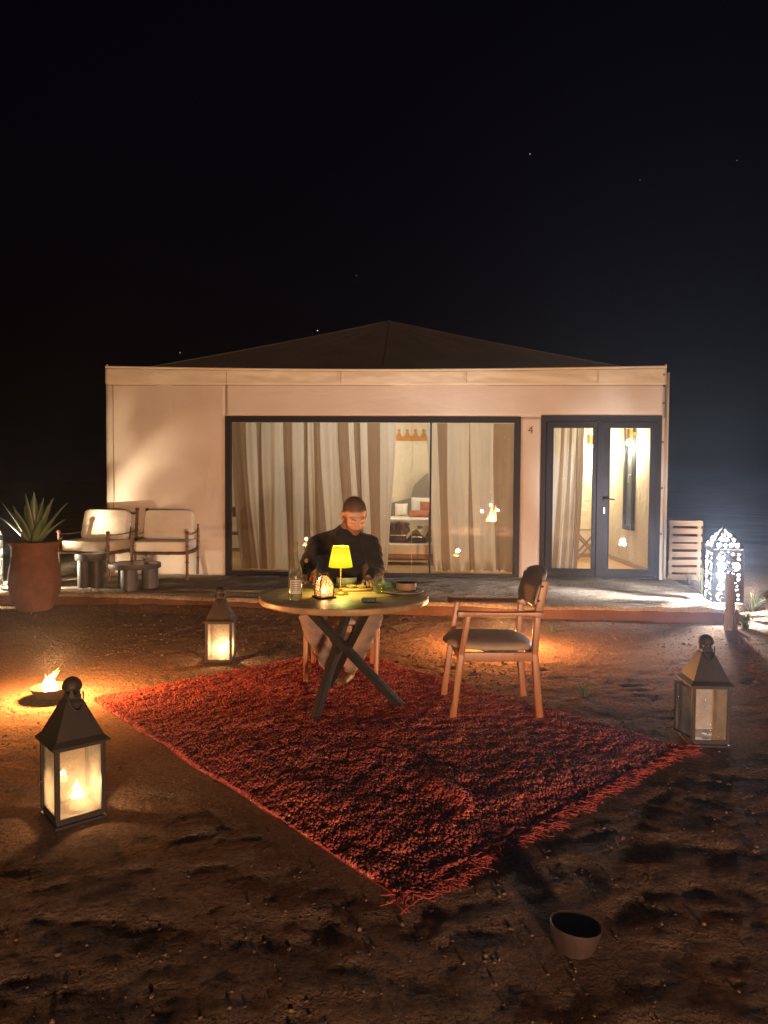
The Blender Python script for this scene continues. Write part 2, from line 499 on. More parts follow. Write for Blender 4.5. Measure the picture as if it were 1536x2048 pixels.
# ------------------------------------------------------------------ mesh helpers
class MB:
    def __init__(self):
        self.v = []
        self.f = []
        self.mi = []
        self.cur = 0
    def add(self, vs, fs):
        o = len(self.v)
        self.v.extend([tuple(p) for p in vs])
        for f in fs:
            self.f.append(tuple(i + o for i in f))
            self.mi.append(self.cur)
        return self
    def box(self, c, s, rot=None):
        hx, hy, hz = s[0] / 2, s[1] / 2, s[2] / 2
        vs = [Vector((x, y, z)) for x in (-hx, hx) for y in (-hy, hy) for z in (-hz, hz)]
        if rot is not None:
            vs = [rot @ p for p in vs]
        vs = [p + Vector(c) for p in vs]
        return self.add(vs, [(0, 1, 3, 2), (4, 6, 7, 5), (0, 4, 5, 1), (2, 3, 7, 6), (0, 2, 6, 4), (1, 5, 7, 3)])
    def bb(self, x0, x1, y0, y1, z0, z1):
        return self.box(((x0 + x1) / 2, (y0 + y1) / 2, (z0 + z1) / 2), (x1 - x0, y1 - y0, z1 - z0))
    def tube(self, pts, rad, n=10, caps=True, up=None, squash=1.0):
        """sweep a ring along pts; rad is a number or a list"""
        pts = [Vector(p) for p in pts]
        k = len(pts)
        rad = rad if hasattr(rad, '__len__') else [rad] * k
        prev = None
        vs = []
        for i, p in enumerate(pts):
            t = (pts[min(i + 1, k - 1)] - pts[max(i - 1, 0)])
            t = t.normalized() if t.length > 1e-9 else Vector((0, 0, 1))
            if prev is None:
                a = Vector(up) if up else (Vector((0, 0, 1)) if abs(t.z) < 0.9 else Vector((1, 0, 0)))
            else:
                a = prev
            a = (a - t * a.dot(t)).normalized()
            prev = a
            b = t.cross(a)
            for j in range(n):
                an = 2 * math.pi * j / n
                vs.append(p + (a * math.cos(an) * squash + b * math.sin(an)) * rad[i])
        fs = []
        for i in range(k - 1):
            for j in range(n):
                j2 = (j + 1) % n
                fs.append((i * n + j, i * n + j2, (i + 1) * n + j2, (i + 1) * n + j))
        if caps:
            fs.append(tuple(reversed(range(n))))
            fs.append(tuple(range((k - 1) * n, k * n)))
        return self.add(vs, fs)
    def bar(self, a, b, w, h, up=(0, 0, 1)):
        """rectangular bar from a to b"""
        a, b = Vector(a), Vector(b)
        t = (b - a).normalized()
        u = Vector(up)
        u = (u - t * u.dot(t)).normalized()
        s = t.cross(u)
        vs = []
        for p in (a, b):
            for i, j in ((-1, -1), (1, -1), (1, 1), (-1, 1)):
                vs.append(p + s * (w / 2 * i) + u * (h / 2 * j))
        return self.add(vs, [(0, 3, 2, 1), (4, 5, 6, 7), (0, 1, 5, 4), (1, 2, 6, 5), (2, 3, 7, 6), (3, 0, 4, 7)])
    def lathe(self, prof, n=32, c=(0, 0, 0), close=False):
        """revolve (r,z) profile"""
        vs = []
        for r, z in prof:
            for j in range(n):
                a = 2 * math.pi * j / n
                vs.append((c[0] + r * math.cos(a), c[1] + r * math.sin(a), c[2] + z))
        fs = []
        k = len(prof)
        for i in range(k - 1 if not close else k):
            i2 = (i + 1) % k
            for j in range(n):
                j2 = (j + 1) % n
                fs.append((i * n + j, i * n + j2, i2 * n + j2, i2 * n + j))
        if not close:
            if prof[0][0] > 1e-6:
                fs.append(tuple(reversed(range(n))))
            if prof[-1][0] > 1e-6:
                fs.append(tuple(range((k - 1) * n, k * n)))
        return self.add(vs, fs)
    def ball(self, c, r, n=12, k=8):
        sx, sy, sz = r if hasattr(r, '__len__') else (r, r, r)
        prof = [(math.sin(math.pi * i / k), -math.cos(math.pi * i / k)) for i in range(k + 1)]
        t = MB().lathe([(max(a, 1e-7), b) for a, b in prof], n)
        return self.add([(c[0] + x * sx, c[1] + y * sy, c[2] + z * sz) for x, y, z in t.v], t.f)
    def sheet(self, rows):
        """rows: equal-length point lists"""
        k = len(rows[0])
        vs = [p for r in rows for p in r]
        fs = [(i * k + j, i * k + j + 1, (i + 1) * k + j + 1, (i + 1) * k + j) for i in range(len(rows) - 1) for j in range(k - 1)]
        return self.add(vs, fs)
    def build(self, name, mat, parent=None, smooth=False, bevel=0.0, seg=2, loc=None, solid=0.0, merge=False, sub=0):
        me = bpy.data.meshes.new(name)
        me.from_pydata(self.v, [], self.f)
        mats = mat if isinstance(mat, (list, tuple)) else [mat]
        for q in mats:
            me.materials.append(M[q] if isinstance(q, str) else q)
        if len(mats) > 1:
            me.polygons.foreach_set('material_index', self.mi)
        bm = bmesh.new()
        bm.from_mesh(me)
        if merge:
            bmesh.ops.remove_doubles(bm, verts=bm.verts, dist=1e-5)
        bmesh.ops.recalc_face_normals(bm, faces=bm.faces)
        if bevel:
            es = [e for e in bm.edges if len(e.link_faces) == 2 and e.calc_face_angle(0) > 0.5]
            bmesh.ops.bevel(bm, geom=es, offset=bevel, segments=seg, affect='EDGES', clamp_overlap=True, profile=0.6)
        bm.to_mesh(me)
        bm.free()
        if smooth:
            me.polygons.foreach_set('use_smooth', [True] * len(me.polygons))
            if smooth != 'all':
                me.set_sharp_from_angle(angle=R_(42))
        me.update()
        o = bpy.data.objects.new(name, me)
        COL.objects.link(o)
        if parent is not None:
            o.parent = parent
        if loc:
            o.location = loc
        if solid:
            md = o.modifiers.new('thickness', 'SOLIDIFY')
            md.thickness = solid
        if sub:
            md = o.modifiers.new('smooth', 'SUBSURF')
            md.levels = md.render_levels = sub
        return o

def thing(name, label, cat, loc=(0, 0, 0), rz=0.0, group=None):
    o = bpy.data.objects.new(name, None)
    COL.objects.link(o)
    o.location = loc
    o.rotation_euler = (0, 0, rz)
    o.empty_display_size = 0.1
    return tag(o, label, cat, group)

def tag(o, label=None, cat=None, group=None, kind=None):
    if label:
        o['label'] = label
    if cat:
        o['category'] = cat
    if group:
        o['group'] = group
    if kind:
        o['kind'] = kind
    return o

def copy_tree(o, parent=None):
    c = o.copy()
    COL.objects.link(c)
    c.parent = parent
    for ch in list(o.children):
        copy_tree(ch, c)
    return c

def lamp(name, loc, power, color, radius, parent=None):
    d = bpy.data.lights.new(name, 'POINT')
    d.energy = power
    d.color = color
    d.shadow_soft_size = radius
    o = bpy.data.objects.new(name, d)
    o.location = loc
    COL.objects.link(o)
    if parent is not None:
        o.parent = parent
    return o

def np_mesh(name, V, F, mat, parent=None, smooth=True, attr=None):
    """big mesh from numpy arrays, F (k,3) or (k,4)"""
    me = bpy.data.meshes.new(name)
    V = np.asarray(V, np.float32)
    F = np.asarray(F, np.int32)
    k = F.shape[1]
    me.vertices.add(len(V))
    me.vertices.foreach_set('co', V.ravel())
    me.loops.add(F.size)
    me.loops.foreach_set('vertex_index', F.ravel())
    me.polygons.add(len(F))
    me.polygons.foreach_set('loop_start', np.arange(0, F.size, k, dtype=np.int32))
    me.polygons.foreach_set('use_smooth', np.full(len(F), bool(smooth)))
    me.update(calc_edges=True)
    if attr is not None:
        a = me.attributes.new(attr[0], 'FLOAT', 'POINT')
        a.data.foreach_set('value', np.asarray(attr[1], np.float32))
    me.materials.append(M[mat])
    me.validate()
    o = bpy.data.objects.new(name, me)
    COL.objects.link(o)
    if parent is not None:
        o.parent = parent
    return o

_P = rng.random((256, 256)).astype(np.float64)
def vnoise(x, y):
    xi = np.floor(x).astype(int)
    yi = np.floor(y).astype(int)
    fx, fy = x - xi, y - yi
    fx = fx * fx * (3 - 2 * fx)
    fy = fy * fy * (3 - 2 * fy)
    a = _P[xi % 256, yi % 256]
    b = _P[(xi + 1) % 256, yi % 256]
    c = _P[xi % 256, (yi + 1) % 256]
    d = _P[(xi + 1) % 256, (yi + 1) % 256]
    return (a * (1 - fx) + b * fx) * (1 - fy) + (c * (1 - fx) + d * fx) * fy
def fbm(x, y, o=4, g=0.5):
    s, a, n = 0, 1.0, 0
    for i in range(o):
        s = s + a * vnoise(x * 2 ** i + 17.3 * i, y * 2 ** i + 5.1 * i)
        n += a
        a *= g
    return s / n
def sstep(a, b, x):
    t = np.clip((x - a) / (b - a), 0, 1)
    return t * t * (3 - 2 * t)

# rug frame (world): corner at the near tip, u along the fringed edge, v along the long edge
RUG0 = np.array([0.067, 2.611])
RU = np.array([1.60, 1.535])
RV = np.array([-2.04, 2.39])
RUL, RVL = np.linalg.norm(RU), np.linalg.norm(RV)
ru, rv = RU / RUL, RV / RVL
# terrace front edge
TE0, TE1 = np.array([-3.75, 8.84]), np.array([3.86, 8.0])
# tent frame
TA = np.array([-4.0762, 10.8949])
PHI = 0.0449
tu = np.array([math.cos(PHI), -math.sin(PHI)])
tn = np.array([math.sin(PHI), math.cos(PHI)])

# ------------------------------------------------------------------ ground
def build_ground():
    def axis(a, b, st, far, k):
        mid = np.arange(a, b + 1e-6, st)
        g = np.geomspace(st * 1.5, far, k)
        return np.concatenate([(a - g)[::-1], mid, b + g])
    xs = axis(-6.0, 6.0, 0.026, 420, 46)
    ys = axis(1.2, 10.5, 0.026, 520, 46)
    X, Y = np.meshgrid(xs, ys)
    near = np.exp(-np.maximum(0, np.hypot(X / 7.5, (Y - 6) / 7.5) - 0.9) * 1.2)
    z = (fbm(X * 0.9 + 3, Y * 0.9, 4) - 0.5) * 0.010
    z += (fbm(X * 3.2, Y * 4.4 + 9, 4, 0.55) - 0.5) * 0.010
    z += (fbm(X * 11 + 4, Y * 15, 3, 0.6) - 0.5) * 0.019
    # wind and foot-worn ripples running across
    rr = np.sin(Y * 17 + 7.0 * fbm(X * 0.8, Y * 1.1, 3) + X * 1.5)
    z += 0.003 * rr * sstep(0.45, 0.62, fbm(X * 0.7 + 31, Y * 0.7, 2))
    # footprints and scuffs
    g2 = np.random.default_rng(3)
    for i in range(150):
        cx_, cy_ = g2.uniform(-4.5, 4.5), g2.uniform(1.4, 8.3)
        a = g2.uniform(0, math.pi)
        L_, w_ = g2.uniform(0.11, 0.17), g2.uniform(0.045, 0.065)
        sx = np.abs(xs - cx_) < 0.4
        sy = np.abs(ys - cy_) < 0.4
        ix = np.ix_(sy, sx)
        dx, dy = X[ix] - cx_, Y[ix] - cy_
        p = (dx * math.cos(a) + dy * math.sin(a)) / L_
        q = (-dx * math.sin(a) + dy * math.cos(a)) / w_
        d = np.sqrt(p * p + q * q)
        z[ix] += -0.006 * np.exp(-(d / 0.85) ** 4) + 0.004 * np.exp(-((d - 1.25) / 0.3) ** 2)
    # some long drag marks in the dark foreground
    z = z * near
    # flat where things stand
    P = np.stack([X - RUG0[0], Y - RUG0[1]], -1)
    pu, pv = P @ ru, P @ rv
    inside = sstep(-0.22, 0.0, pu) * sstep(-0.22, 0.0, pv) * (1 - sstep(RUL, RUL + 0.22, pu)) * (1 - sstep(RVL, RVL + 0.22, pv))
    z *= 1 - 0.9 * inside
    for cx_, cy_, r in ((-1.385, 3.265, .17), (-1.355, 6.13, .17), (1.87, 4.29, .2), (-2.3, 5.05, .2), (1.09, 6.85, .2),
                        (.62, 2.32, .12), (-4.07, 8.62, .3), (3.6, 7.6, .12), (-5.0, 9.2, .3), (4.4, 10.9, .35)):
        d = np.hypot(X - cx_, Y - cy_)
        z *= 1 - 0.95 * (1 - sstep(r, r + 0.22, d))
    # bank of drifted sand against the terrace on the left
    e = (TE1 - TE0) / np.linalg.norm(TE1 - TE0)
    nrm = np.array([-e[1], e[0]])
    dt = (X - TE0[0]) * nrm[0] + (Y - TE0[1]) * nrm[1]
    z += 0.05 * np.exp(-(dt / 0.22) ** 2) * np.exp(-((X + 2.3) / 1.6) ** 2)
    # terrain beyond: rises to the right of the terrace, low dunes afar
    z += 0.22 * sstep(4.0, 5.6, X) * sstep(7.6, 9.6, Y) * np.exp(-np.maximum(0, Y - 30) / 40)
    z -= 0.27 * sstep(-4.5, 0.8, -Y - 3.7) * (1 - sstep(40, 90, np.hypot(X, Y)))
    rad = np.hypot(X, Y)
    z += (fbm(X * 0.012 + 8, Y * 0.012, 3) - 0.42) * 9.0 * sstep(70, 260, rad)
    nx, ny = len(xs), len(ys)
    idx = np.arange(nx * ny).reshape(ny, nx)
    F = np.stack([idx[:-1, :-1], idx[:-1, 1:], idx[1:, 1:], idx[1:, :-1]], -1).reshape(-1, 4)
    V = np.stack([X, Y, z], -1).reshape(-1, 3)
    o = np_mesh('ground', V, F, 'ground')
    tag(o, 'trampled reddish brown sandy ground', kind='structure')
    def height(px, py):
        i = np.clip(np.searchsorted(xs, px), 1, nx - 1)
        j = np.clip(np.searchsorted(ys, py), 1, ny - 1)
        fx = (px - xs[i - 1]) / (xs[i] - xs[i - 1])
        fy = (py - ys[j - 1]) / (ys[j] - ys[j - 1])
        return (z[j - 1, i - 1] * (1 - fx) + z[j - 1, i] * fx) * (1 - fy) + (z[j, i - 1] * (1 - fx) + z[j, i] * fx) * fy
    return height
gheight = build_ground()

# ------------------------------------------------------------------ terrace (raised earth step before the tent)
def build_terrace():
    e = (TE1 - TE0) / np.linalg.norm(TE1 - TE0)
    nrm = np.array([-e[1], e[0]])
    L_ = np.linalg.norm(TE1 - TE0)
    a = np.arange(-3.2, L_ + 1e-6, 0.035)
    a[-1] = L_
    a = np.concatenate([a, [L_ + 0.015, L_ + 0.03, L_ + 0.05]])
    b = np.concatenate([[-0.045, -0.03, -0.012, 0.012], np.arange(0.04, 3.2, 0.035), [3.6, 5, 9.5]])
    A, B = np.meshgrid(a, b)
    wob = (fbm(A * 1.7, A * 0 + 2.2, 3) - 0.5) * 0.12
    wob2 = (fbm(A * 7, A * 0 + 7.7, 3) - 0.5) * 0.03
    Bf = B + (wob + wob2) * np.exp(-np.maximum(B, 0) / 0.4)
    X = TE0[0] + e[0] * A + nrm[0] * Bf
    Y = TE0[1] + e[1] * A + nrm[1] * Bf
    z = 0.16 - 0.004 + (fbm(X * 1.3, Y * 2.3, 4) - 0.62) * 0.045 + (fbm(X * 5, Y * 9, 3, 0.6) - 0.5) * 0.032
    z += 0.004 * np.sin(Y * 26 + 6 * fbm(X * .9, Y * 1.2, 3))
    z = np.minimum(z, 0.166)
    edge = np.interp(b, [-0.045, -0.03, -0.012, 0.012], [1, 0.55, 0.13, 0])
    edge[0] = 1
    ecol = np.zeros(len(a))
    ecol[-3:] = [0.15, 0.6, 1.0]
    drop = np.maximum(edge[:, None], ecol[None, :])
    rough = (fbm(A * 9, B * 30 + A, 3) - 0.5) * 0.018
    z = z * (1 - drop) + (-0.15) * drop
    X = X - nrm[0] * rough * edge[:, None]
    Y = Y - nrm[1] * rough * edge[:, None]
    nx, ny = len(a), len(b)
    idx = np.arange(nx * ny).reshape(ny, nx)
    F = np.stack([idx[:-1, :-1], idx[:-1, 1:], idx[1:, 1:], idx[1:, :-1]], -1)
    o = np_mesh('terrace', np.stack([X, Y, z], -1).reshape(-1, 3), F.reshape(-1, 4), 'terrace')
    o.data.materials.append(M['riser'])
    mi = np.zeros((ny - 1, nx - 1), np.int32)
    mi[:2, :] = 1
    mi[:, -2:] = 1
    o.data.polygons.foreach_set('material_index', mi.ravel())
    tag(o, 'low raised earth terrace with a brick red front edge', kind='structure')
build_terrace()

# ------------------------------------------------------------------ tent
def build_tent():
    t = thing('tent', 'large cream canvas tent with dark hipped roof and black framed glazing', 'tent',
              (TA[0], TA[1], 0.16), -PHI)
    WT, HT, DP = 8.06, 3.0, 6.2
    wl, wr, dl, dr, hd = 1.76, 6.03, 6.318, 8.012, 2.305
    vb = 2.765
    # canvas panels of the front, slightly slack
    def panel(name, s0, s1, z0, z1, mat, amp, k=(1.0, 1.0)):
        nx, nz = max(2, int((s1 - s0) / 0.05)), max(2, int((z1 - z0) / 0.05))
        b = MB()
        rows = []
        for j in range(nz + 1):
            v = j / nz
            r = []
            for i in range(nx + 1):
                u = i / nx
                s, z = s0 + (s1 - s0) * u, z0 + (z1 - z0) * v
                w = math.sin(math.pi * u) * math.sin(math.pi * v)
                d = amp * (float(fbm(np.array(s * 1.3 * k[0]), np.array(z * 1.3 * k[1] + 3), 3)) - 0.5) * 2 * w
                r.append((s, d, z))
            rows.append(r)
        b.sheet(rows)
        return b.build(name, mat, t, smooth='all', solid=0.012)
    panel('canvas_panel', 0.0, wl + 0.004, -0.03, vb + 0.03, 'canvas', 0.05)
    panel('canvas_panel', wl + 0.004, dr + 0.02, hd - 0.004, vb + 0.03, 'canvas_h', 0.015, (0.6, 4))
    panel('canvas_panel', wr, dl, -0.03, hd - 0.004, 'canvas', 0.01)
    panel('canvas_panel', dr, WT, -0.03, hd - 0.004, 'canvas', 0.002)
    # seams
    for s, z0, z1 in ((0.105, 0, vb), (wl + 0.03, hd + 0.02, vb)):
        MB().bar((s, -0.016, z0), (s, -0.016, z1), 0.009, 0.012, up=(0, 1, 0)).build('seam', 'seam', t)
    MB().bar((0.02, -0.01, vb - 0.02), (WT - 0.02, -0.01, vb - 0.02), 0.008, 0.006, up=(0, 1, 0)).build('seam', 'seam', t)
    MB().bar((wr + 0.01, -0.01, hd - 0.03), (dl - 0.01, -0.01, hd - 0.03), 0.006, 0.006, up=(0, 1, 0)).build('seam', 'seam', t)
    # valance: hangs from the eave tube, puckered
    rows = []
    nx = 260
    for j in range(9):
        v = j / 8
        r = []
        for i in range(nx + 1):
            s = WT * i / nx
            sag = -0.045 * math.sin(math.pi * i / nx) ** 1.0
            z = vb - 0.004 + (HT - vb) * v + sag * v * 0.9 + sag * 0.12 * (1 - v)
            pk = (float(fbm(np.array(s * 3.1), np.array(v * 2.2 + s * 1.2), 3)) - 0.5) * 0.055 * math.sin(math.pi * v) ** 0.6
            r.append((s, -0.022 - pk, z))
        rows.append(r)
    va = MB().sheet(rows).build('valance', 'valance', t, smooth='all', solid=0.006)
    MB().tube([(WT * i / 30, -0.02, HT + 0.012 - 0.045 * math.sin(math.pi * i / 30)) for i in range(31)], 0.017, 8).build('piping', 'valance', va, smooth=True)
    # overlapping stitch joints of the valance
    for s in (1.79, 3.45, 5.25, 7.1):
        MB().bar((s, -0.05, vb + 0.01), (s, -0.05, HT - 0.06), 0.006, 0.006, up=(0, 1, 0)).build('seam', 'seam', va)
    for s in (0.02, WT - 0.02):
        MB().tube([(s, 0.01, HT - 0.02), (s + (0.02 if s > 1 else -0.005), 0.0, HT + 0.05)], 0.014, 8).build('pole_tip', 'valance', t, smooth=True)
    # right corner flap laced with eyelets
    MB().sheet([[(WT - 0.012 + dx, y, z) for y, dx in ((-0.012, 0), (0.1, 0.035), (0.22, 0.06))] for z in (-0.02, 0.5, 1.0, 1.5, 2.0, 2.5, 2.78, 2.96)]).build('corner_flap', 'canvas', t, smooth='all', solid=0.008)
    for z in (2.9, 2.74, 2.5, 1.95, 1.3, 0.65):
        MB().lathe([(0.016, 0), (0.016, 0.006), (0.008, 0.006), (0.008, 0)], 12, close=True).build('eyelet', 'blackiron', t, loc=(WT - 0.035, -0.03, z), smooth=True).rotation_euler = (R_(90), 0, 0)
    # sides and back
    for s in (0.0, WT):
        rows = [[(s + (0.07 if s > 1 else 0), 0.05 + (DP - 0.05) * i / 20, z) for i in range(21)] for z in (-0.03, 1, 2, HT - 0.06)]
        MB().sheet(rows).build('side_wall', 'canvas', t, smooth='all', solid=0.02)
    MB().bb(0, WT, DP, DP + 0.02, -0.03, HT - 0.06).build('back_wall', 'canvas', t)
    # hipped roof with a soft, hollow sweep up to the peak
    ax, ay, az, zb = 4.02, 3.1, 4.33, 2.90
    b = MB()
    N = 40
    def rp(sx, sy, k):
        """k 0 at eave .. 1 at peak"""
        x = sx + (ax - sx) * k
        y = sy + (ay - sy) * k
        z = zb + (az - zb) * (k - 0.014 * math.sin(math.pi * k) + 0.012 * k ** 8)
        return (x, y, z)
    cs = [(-0.01, 0.02), (WT + 0.01, 0.02), (WT + 0.01, DP), (-0.01, DP)]
    for q in range(4):
        (x0, y0), (x1, y1) = cs[q], cs[(q + 1) % 4]
        rows = []
        for j in range(25):
            k = j / 24 * 0.995
            r = []
            for i in range(N + 1):
                u = i / N
                p = rp(x0 + (x1 - x0) * u, y0 + (y1 - y0) * u, k)
                sg = -0.05 * math.sin(math.pi * u) * math.sin(math.pi * k) + 0.012 * math.sin(u * 60) * (k ** 3) * (1 - k) * 4
                r.append((p[0], p[1], p[2] + sg))
            rows.append(r)
        b.sheet(rows)
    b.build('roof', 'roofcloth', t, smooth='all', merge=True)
    for u in (0.0, 0.5, 1.0):
        pts = []
        for j in range(13):
            k = j / 12 * 0.98
            q = rp(cs[0][0] + (cs[1][0] - cs[0][0]) * u, cs[0][1], k)
            pts.append((q[0], q[1] - 0.004, q[2] - 0.05 * math.sin(math.pi * u) * math.sin(math.pi * k) + 0.006))
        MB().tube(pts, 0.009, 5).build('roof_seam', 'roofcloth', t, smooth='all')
    MB().lathe([(0.10, -0.12), (0.07, -0.03), (0.03, 0.02), (0.001, 0.035)], 16, (ax, ay, az)).build('roof_cap', 'roofcloth', t, smooth=True)
    # floor, inner walls, ceiling lining
    MB().bb(0.02, WT + 0.02, 0.02, DP - 0.02, -0.05, 0.035).build('floor', 'floorwood', t)
    ZI = 0.037
    def inner(name, pts, nx=40, nz=30):
        (x0, y0), (x1, y1), z0, z1 = pts
        rows = []
        dx, dy = x1 - x0, y1 - y0
        l_ = math.hypot(dx, dy)
        for j in range(nz + 1):
            z = z0 + (z1 - z0) * j / nz
            r = []
            for i in range(nx + 1):
                u = i / nx
                d = (float(fbm(np.array(u * l_ * 2.2 + x0), np.array(z * 1.6), 3)) - 0.5) * 0.03
                r.append((x0 + dx * u - dy / l_ * d, y0 + dy * u + dx / l_ * d, z))
            rows.append(r)
        return MB().sheet(rows).build(name, 'inner', t, smooth='all')
    inner('inner_wall', ((0.06, 3.5), (7.2, 3.5), ZI, 2.95), 90)
    inner('inner_wall', ((7.2, 3.5), (7.2, 2.75), ZI, 2.95), 12)
    inner('inner_wall', ((7.2, 2.75), (8.02, 2.75), ZI, 2.95), 20)
    inner('inner_wall', ((8.0, 2.75), (8.0, 0.06), ZI, 2.95), 50)
    inner('inner_wall', ((0.06, 0.06), (0.06, 3.5), ZI, 2.95), 50)
    MB().bb(0.04, WT - 0.02, 0.04, 3.6, 2.80, 2.83).build('ceiling', 'inner', t)
    # skirting at the entry
    MB().bb(7.975, 7.995, 0.1, 2.74, 0.04, 0.11).build('skirting', 'palewood', t)
    MB().bb(7.22, 7.97, 2.72, 2.74, 0.04, 0.11).build('skirting', 'palewood', t)
    # ochre crown border stitched on the back wall
    pr = [(0.0, 0.0)]
    n = 7
    wd = 0.155
    for i in range(n):
        x = i * wd
        pr += [(x + 0.01, 0.03), (x + 0.035, 0.045), (x + 0.055, 0.09), (x + 0.062, 0.115)]
        pr += [(x + 0.078 + 0.026 * math.cos(a), 0.145 + 0.026 * math.sin(a)) for a in [R_(230 - k * 28) for k in range(11)]]
        pr += [(x + 0.094, 0.115), (x + 0.101, 0.09), (x + 0.12, 0.045), (x + 0.146, 0.03)]
    pr += [(n * wd, 0.0), (n * wd, -0.045), (0, -0.045)]
    tr = geometry.tessellate_polygon([[Vector((x, 0, z)) for x, z in pr]])
    b = MB().add([(x, 0, z) for x, z in pr], [tuple(f) for f in tr])
    b.build('crown_border', 'trim', t, solid=0.008, loc=(4.12, 3.455, 2.205))
    # ---- big window
    fw = 0.085
    b = MB()
    b.bb(wl, wr, -0.03, 0.06, hd - fw, hd)
    b.bb(wl, wr, -0.03, 0.06, -0.03, 0.035)
    b.bb(wl, wl + fw, -0.0295, 0.0595, 0.035, hd - fw)
    b.bb(wr - fw, wr, -0.0295, 0.0595, 0.035, hd - fw)
    wd_ = b.build('window_frame', 'frame', t, bevel=0.006)
    for x0, x1, y in ((wl + fw, 4.745, 0.03), (4.745, wr - fw, 0.005)):
        MB().bb(x0, x1, y, y + 0.004, 0.035, hd - fw).build('pane', 'pane', wd_)
    MB().bb(4.735, 4.762, -0.012, 0.028, 0.036, hd - fw - 0.001).build('mullion', 'frame', wd_, bevel=0.004)
    MB().bb(4.48, 4.486, 0.036, 0.046, 0.036, hd - fw - 0.001).build('screen_cord', 'linen', wd_)
    # ---- double door
    b = MB()
    do = 0.07
    b.bb(dl, dr, -0.03, 0.06, hd - do, hd + 0.02)
    b.bb(dl, dl + do, -0.0295, 0.0595, -0.04, hd - do)
    b.bb(dr - do, dr, -0.0295, 0.0595, -0.04, hd - do)
    b.bb(dl + do, dr - do, -0.025, 0.055, -0.04, 0.03)
    b.build('door_frame', 'frame', t, bevel=0.006)
    def leaf(x0, x1, gl, gr):
        z0, z1 = 0.034, hd - do - 0.004
        gb, gt = 0.125, 2.16
        b = MB()
        b.bb(x0, x1, -0.045, 0.03, z0, gb)
        b.bb(x0, x1, -0.045, 0.03, gt, z1)
        b.bb(x0, gl, -0.0445, 0.0295, gb, gt)
        b.bb(gr, x1, -0.0445, 0.0295, gb, gt)
        o = b.build('door_leaf', 'frame', t, bevel=0.006)
        # glazing bead
        b = MB()
        q = 0.016
        b.bb(gl, gr, -0.052, -0.02, gb, gb + q)
        b.bb(gl, gr, -0.052, -0.02, gt - q, gt)
        b.bb(gl, gl + q, -0.0515, -0.0205, gb + q, gt - q)
        b.bb(gr - q, gr, -0.0515, -0.0205, gb + q, gt - q)
        b.build('glazing_bead', 'frame', o, bevel=0.004)
        MB().bb(gl, gr, -0.012, -0.008, gb, gt).build('pane', 'pane', o)
        return o
    leaf(dl + do + 0.004, 7.150, 6.475, 7.060)
    rl = leaf(7.157, dr - do - 0.004, 7.275, 7.865)
    # raised cover strip on the meeting stile, handle and lock
    MB().bb(7.105, 7.185, -0.062, -0.0455, 0.04, 2.22).build('cover_strip', 'frame', rl, bevel=0.005)
    b = MB().bb(7.195, 7.235, -0.068, -0.046, 1.10, 1.17)
    b.tube([(7.215, -0.06, 1.145), (7.215, -0.105, 1.145), (7.235, -0.112, 1.143), (7.345, -0.112, 1.135)], 0.011, 10)
    b.build('handle', 'blackiron', rl, smooth=True)
    MB().bb(7.203, 7.227, -0.058, -0.0455, 0.93, 1.02).build('lock_plate', 'chrome', rl, bevel=0.004)
    # house number
    cu = bpy.data.curves.new('number', 'FONT')
    cu.body = '4'
    cu.size = 0.15
    cu.extrude = 0.004
    cu.align_x = 'CENTER'
    tmp = bpy.data.objects.new('tmp', cu)
    COL.objects.link(tmp)
    me = bpy.data.meshes.new_from_object(tmp.evaluated_get(bpy.context.evaluated_depsgraph_get()))
    bpy.data.objects.remove(tmp)
    me.materials.clear()
    me.materials.append(M['gold4'])
    no = bpy.data.objects.new('house_number', me)
    COL.objects.link(no)
    no.parent = t
    no.location = (6.17, -0.022, 2.065)
    no.rotation_euler = (R_(90), 0, 0)
    # narrow side window in the entry wall
    b = MB()
    y0, y1, z0, z1 = 1.12, 1.62, 0.62, 2.28
    b.bb(7.93, 7.985, y0, y1, z0, z0 + 0.07)
    b.bb(7.93, 7.985, y0, y1, z1 - 0.07, z1)
    b.bb(7.931, 7.984, y0, y0 + 0.08, z0 + 0.07, z1 - 0.07)
    b.bb(7.931, 7.984, y1 - 0.08, y1, z0 + 0.07, z1 - 0.07)
    sw = b.build('side_window', 'frame', t, bevel=0.005)
    MB().bb(7.96, 7.966, y0 + 0.08, y1 - 0.08, z0 + 0.07, z1 - 0.07).build('pane', 'slate', sw)
    MB().tube([(7.925, y0 + 0.04, 1.5), (7.89, y0 + 0.04, 1.5), (7.885, y0 + 0.04, 1.38)], 0.011, 8).build('handle', 'chrome', sw, smooth=True)
    return t
TENT = build_tent()

def tpos(s, d, z=0.0):
    """tent-local to world (things in the tent stay top level)"""
    p = TA + tu * s + tn * d
    return (p[0], p[1], 0.16 + z)

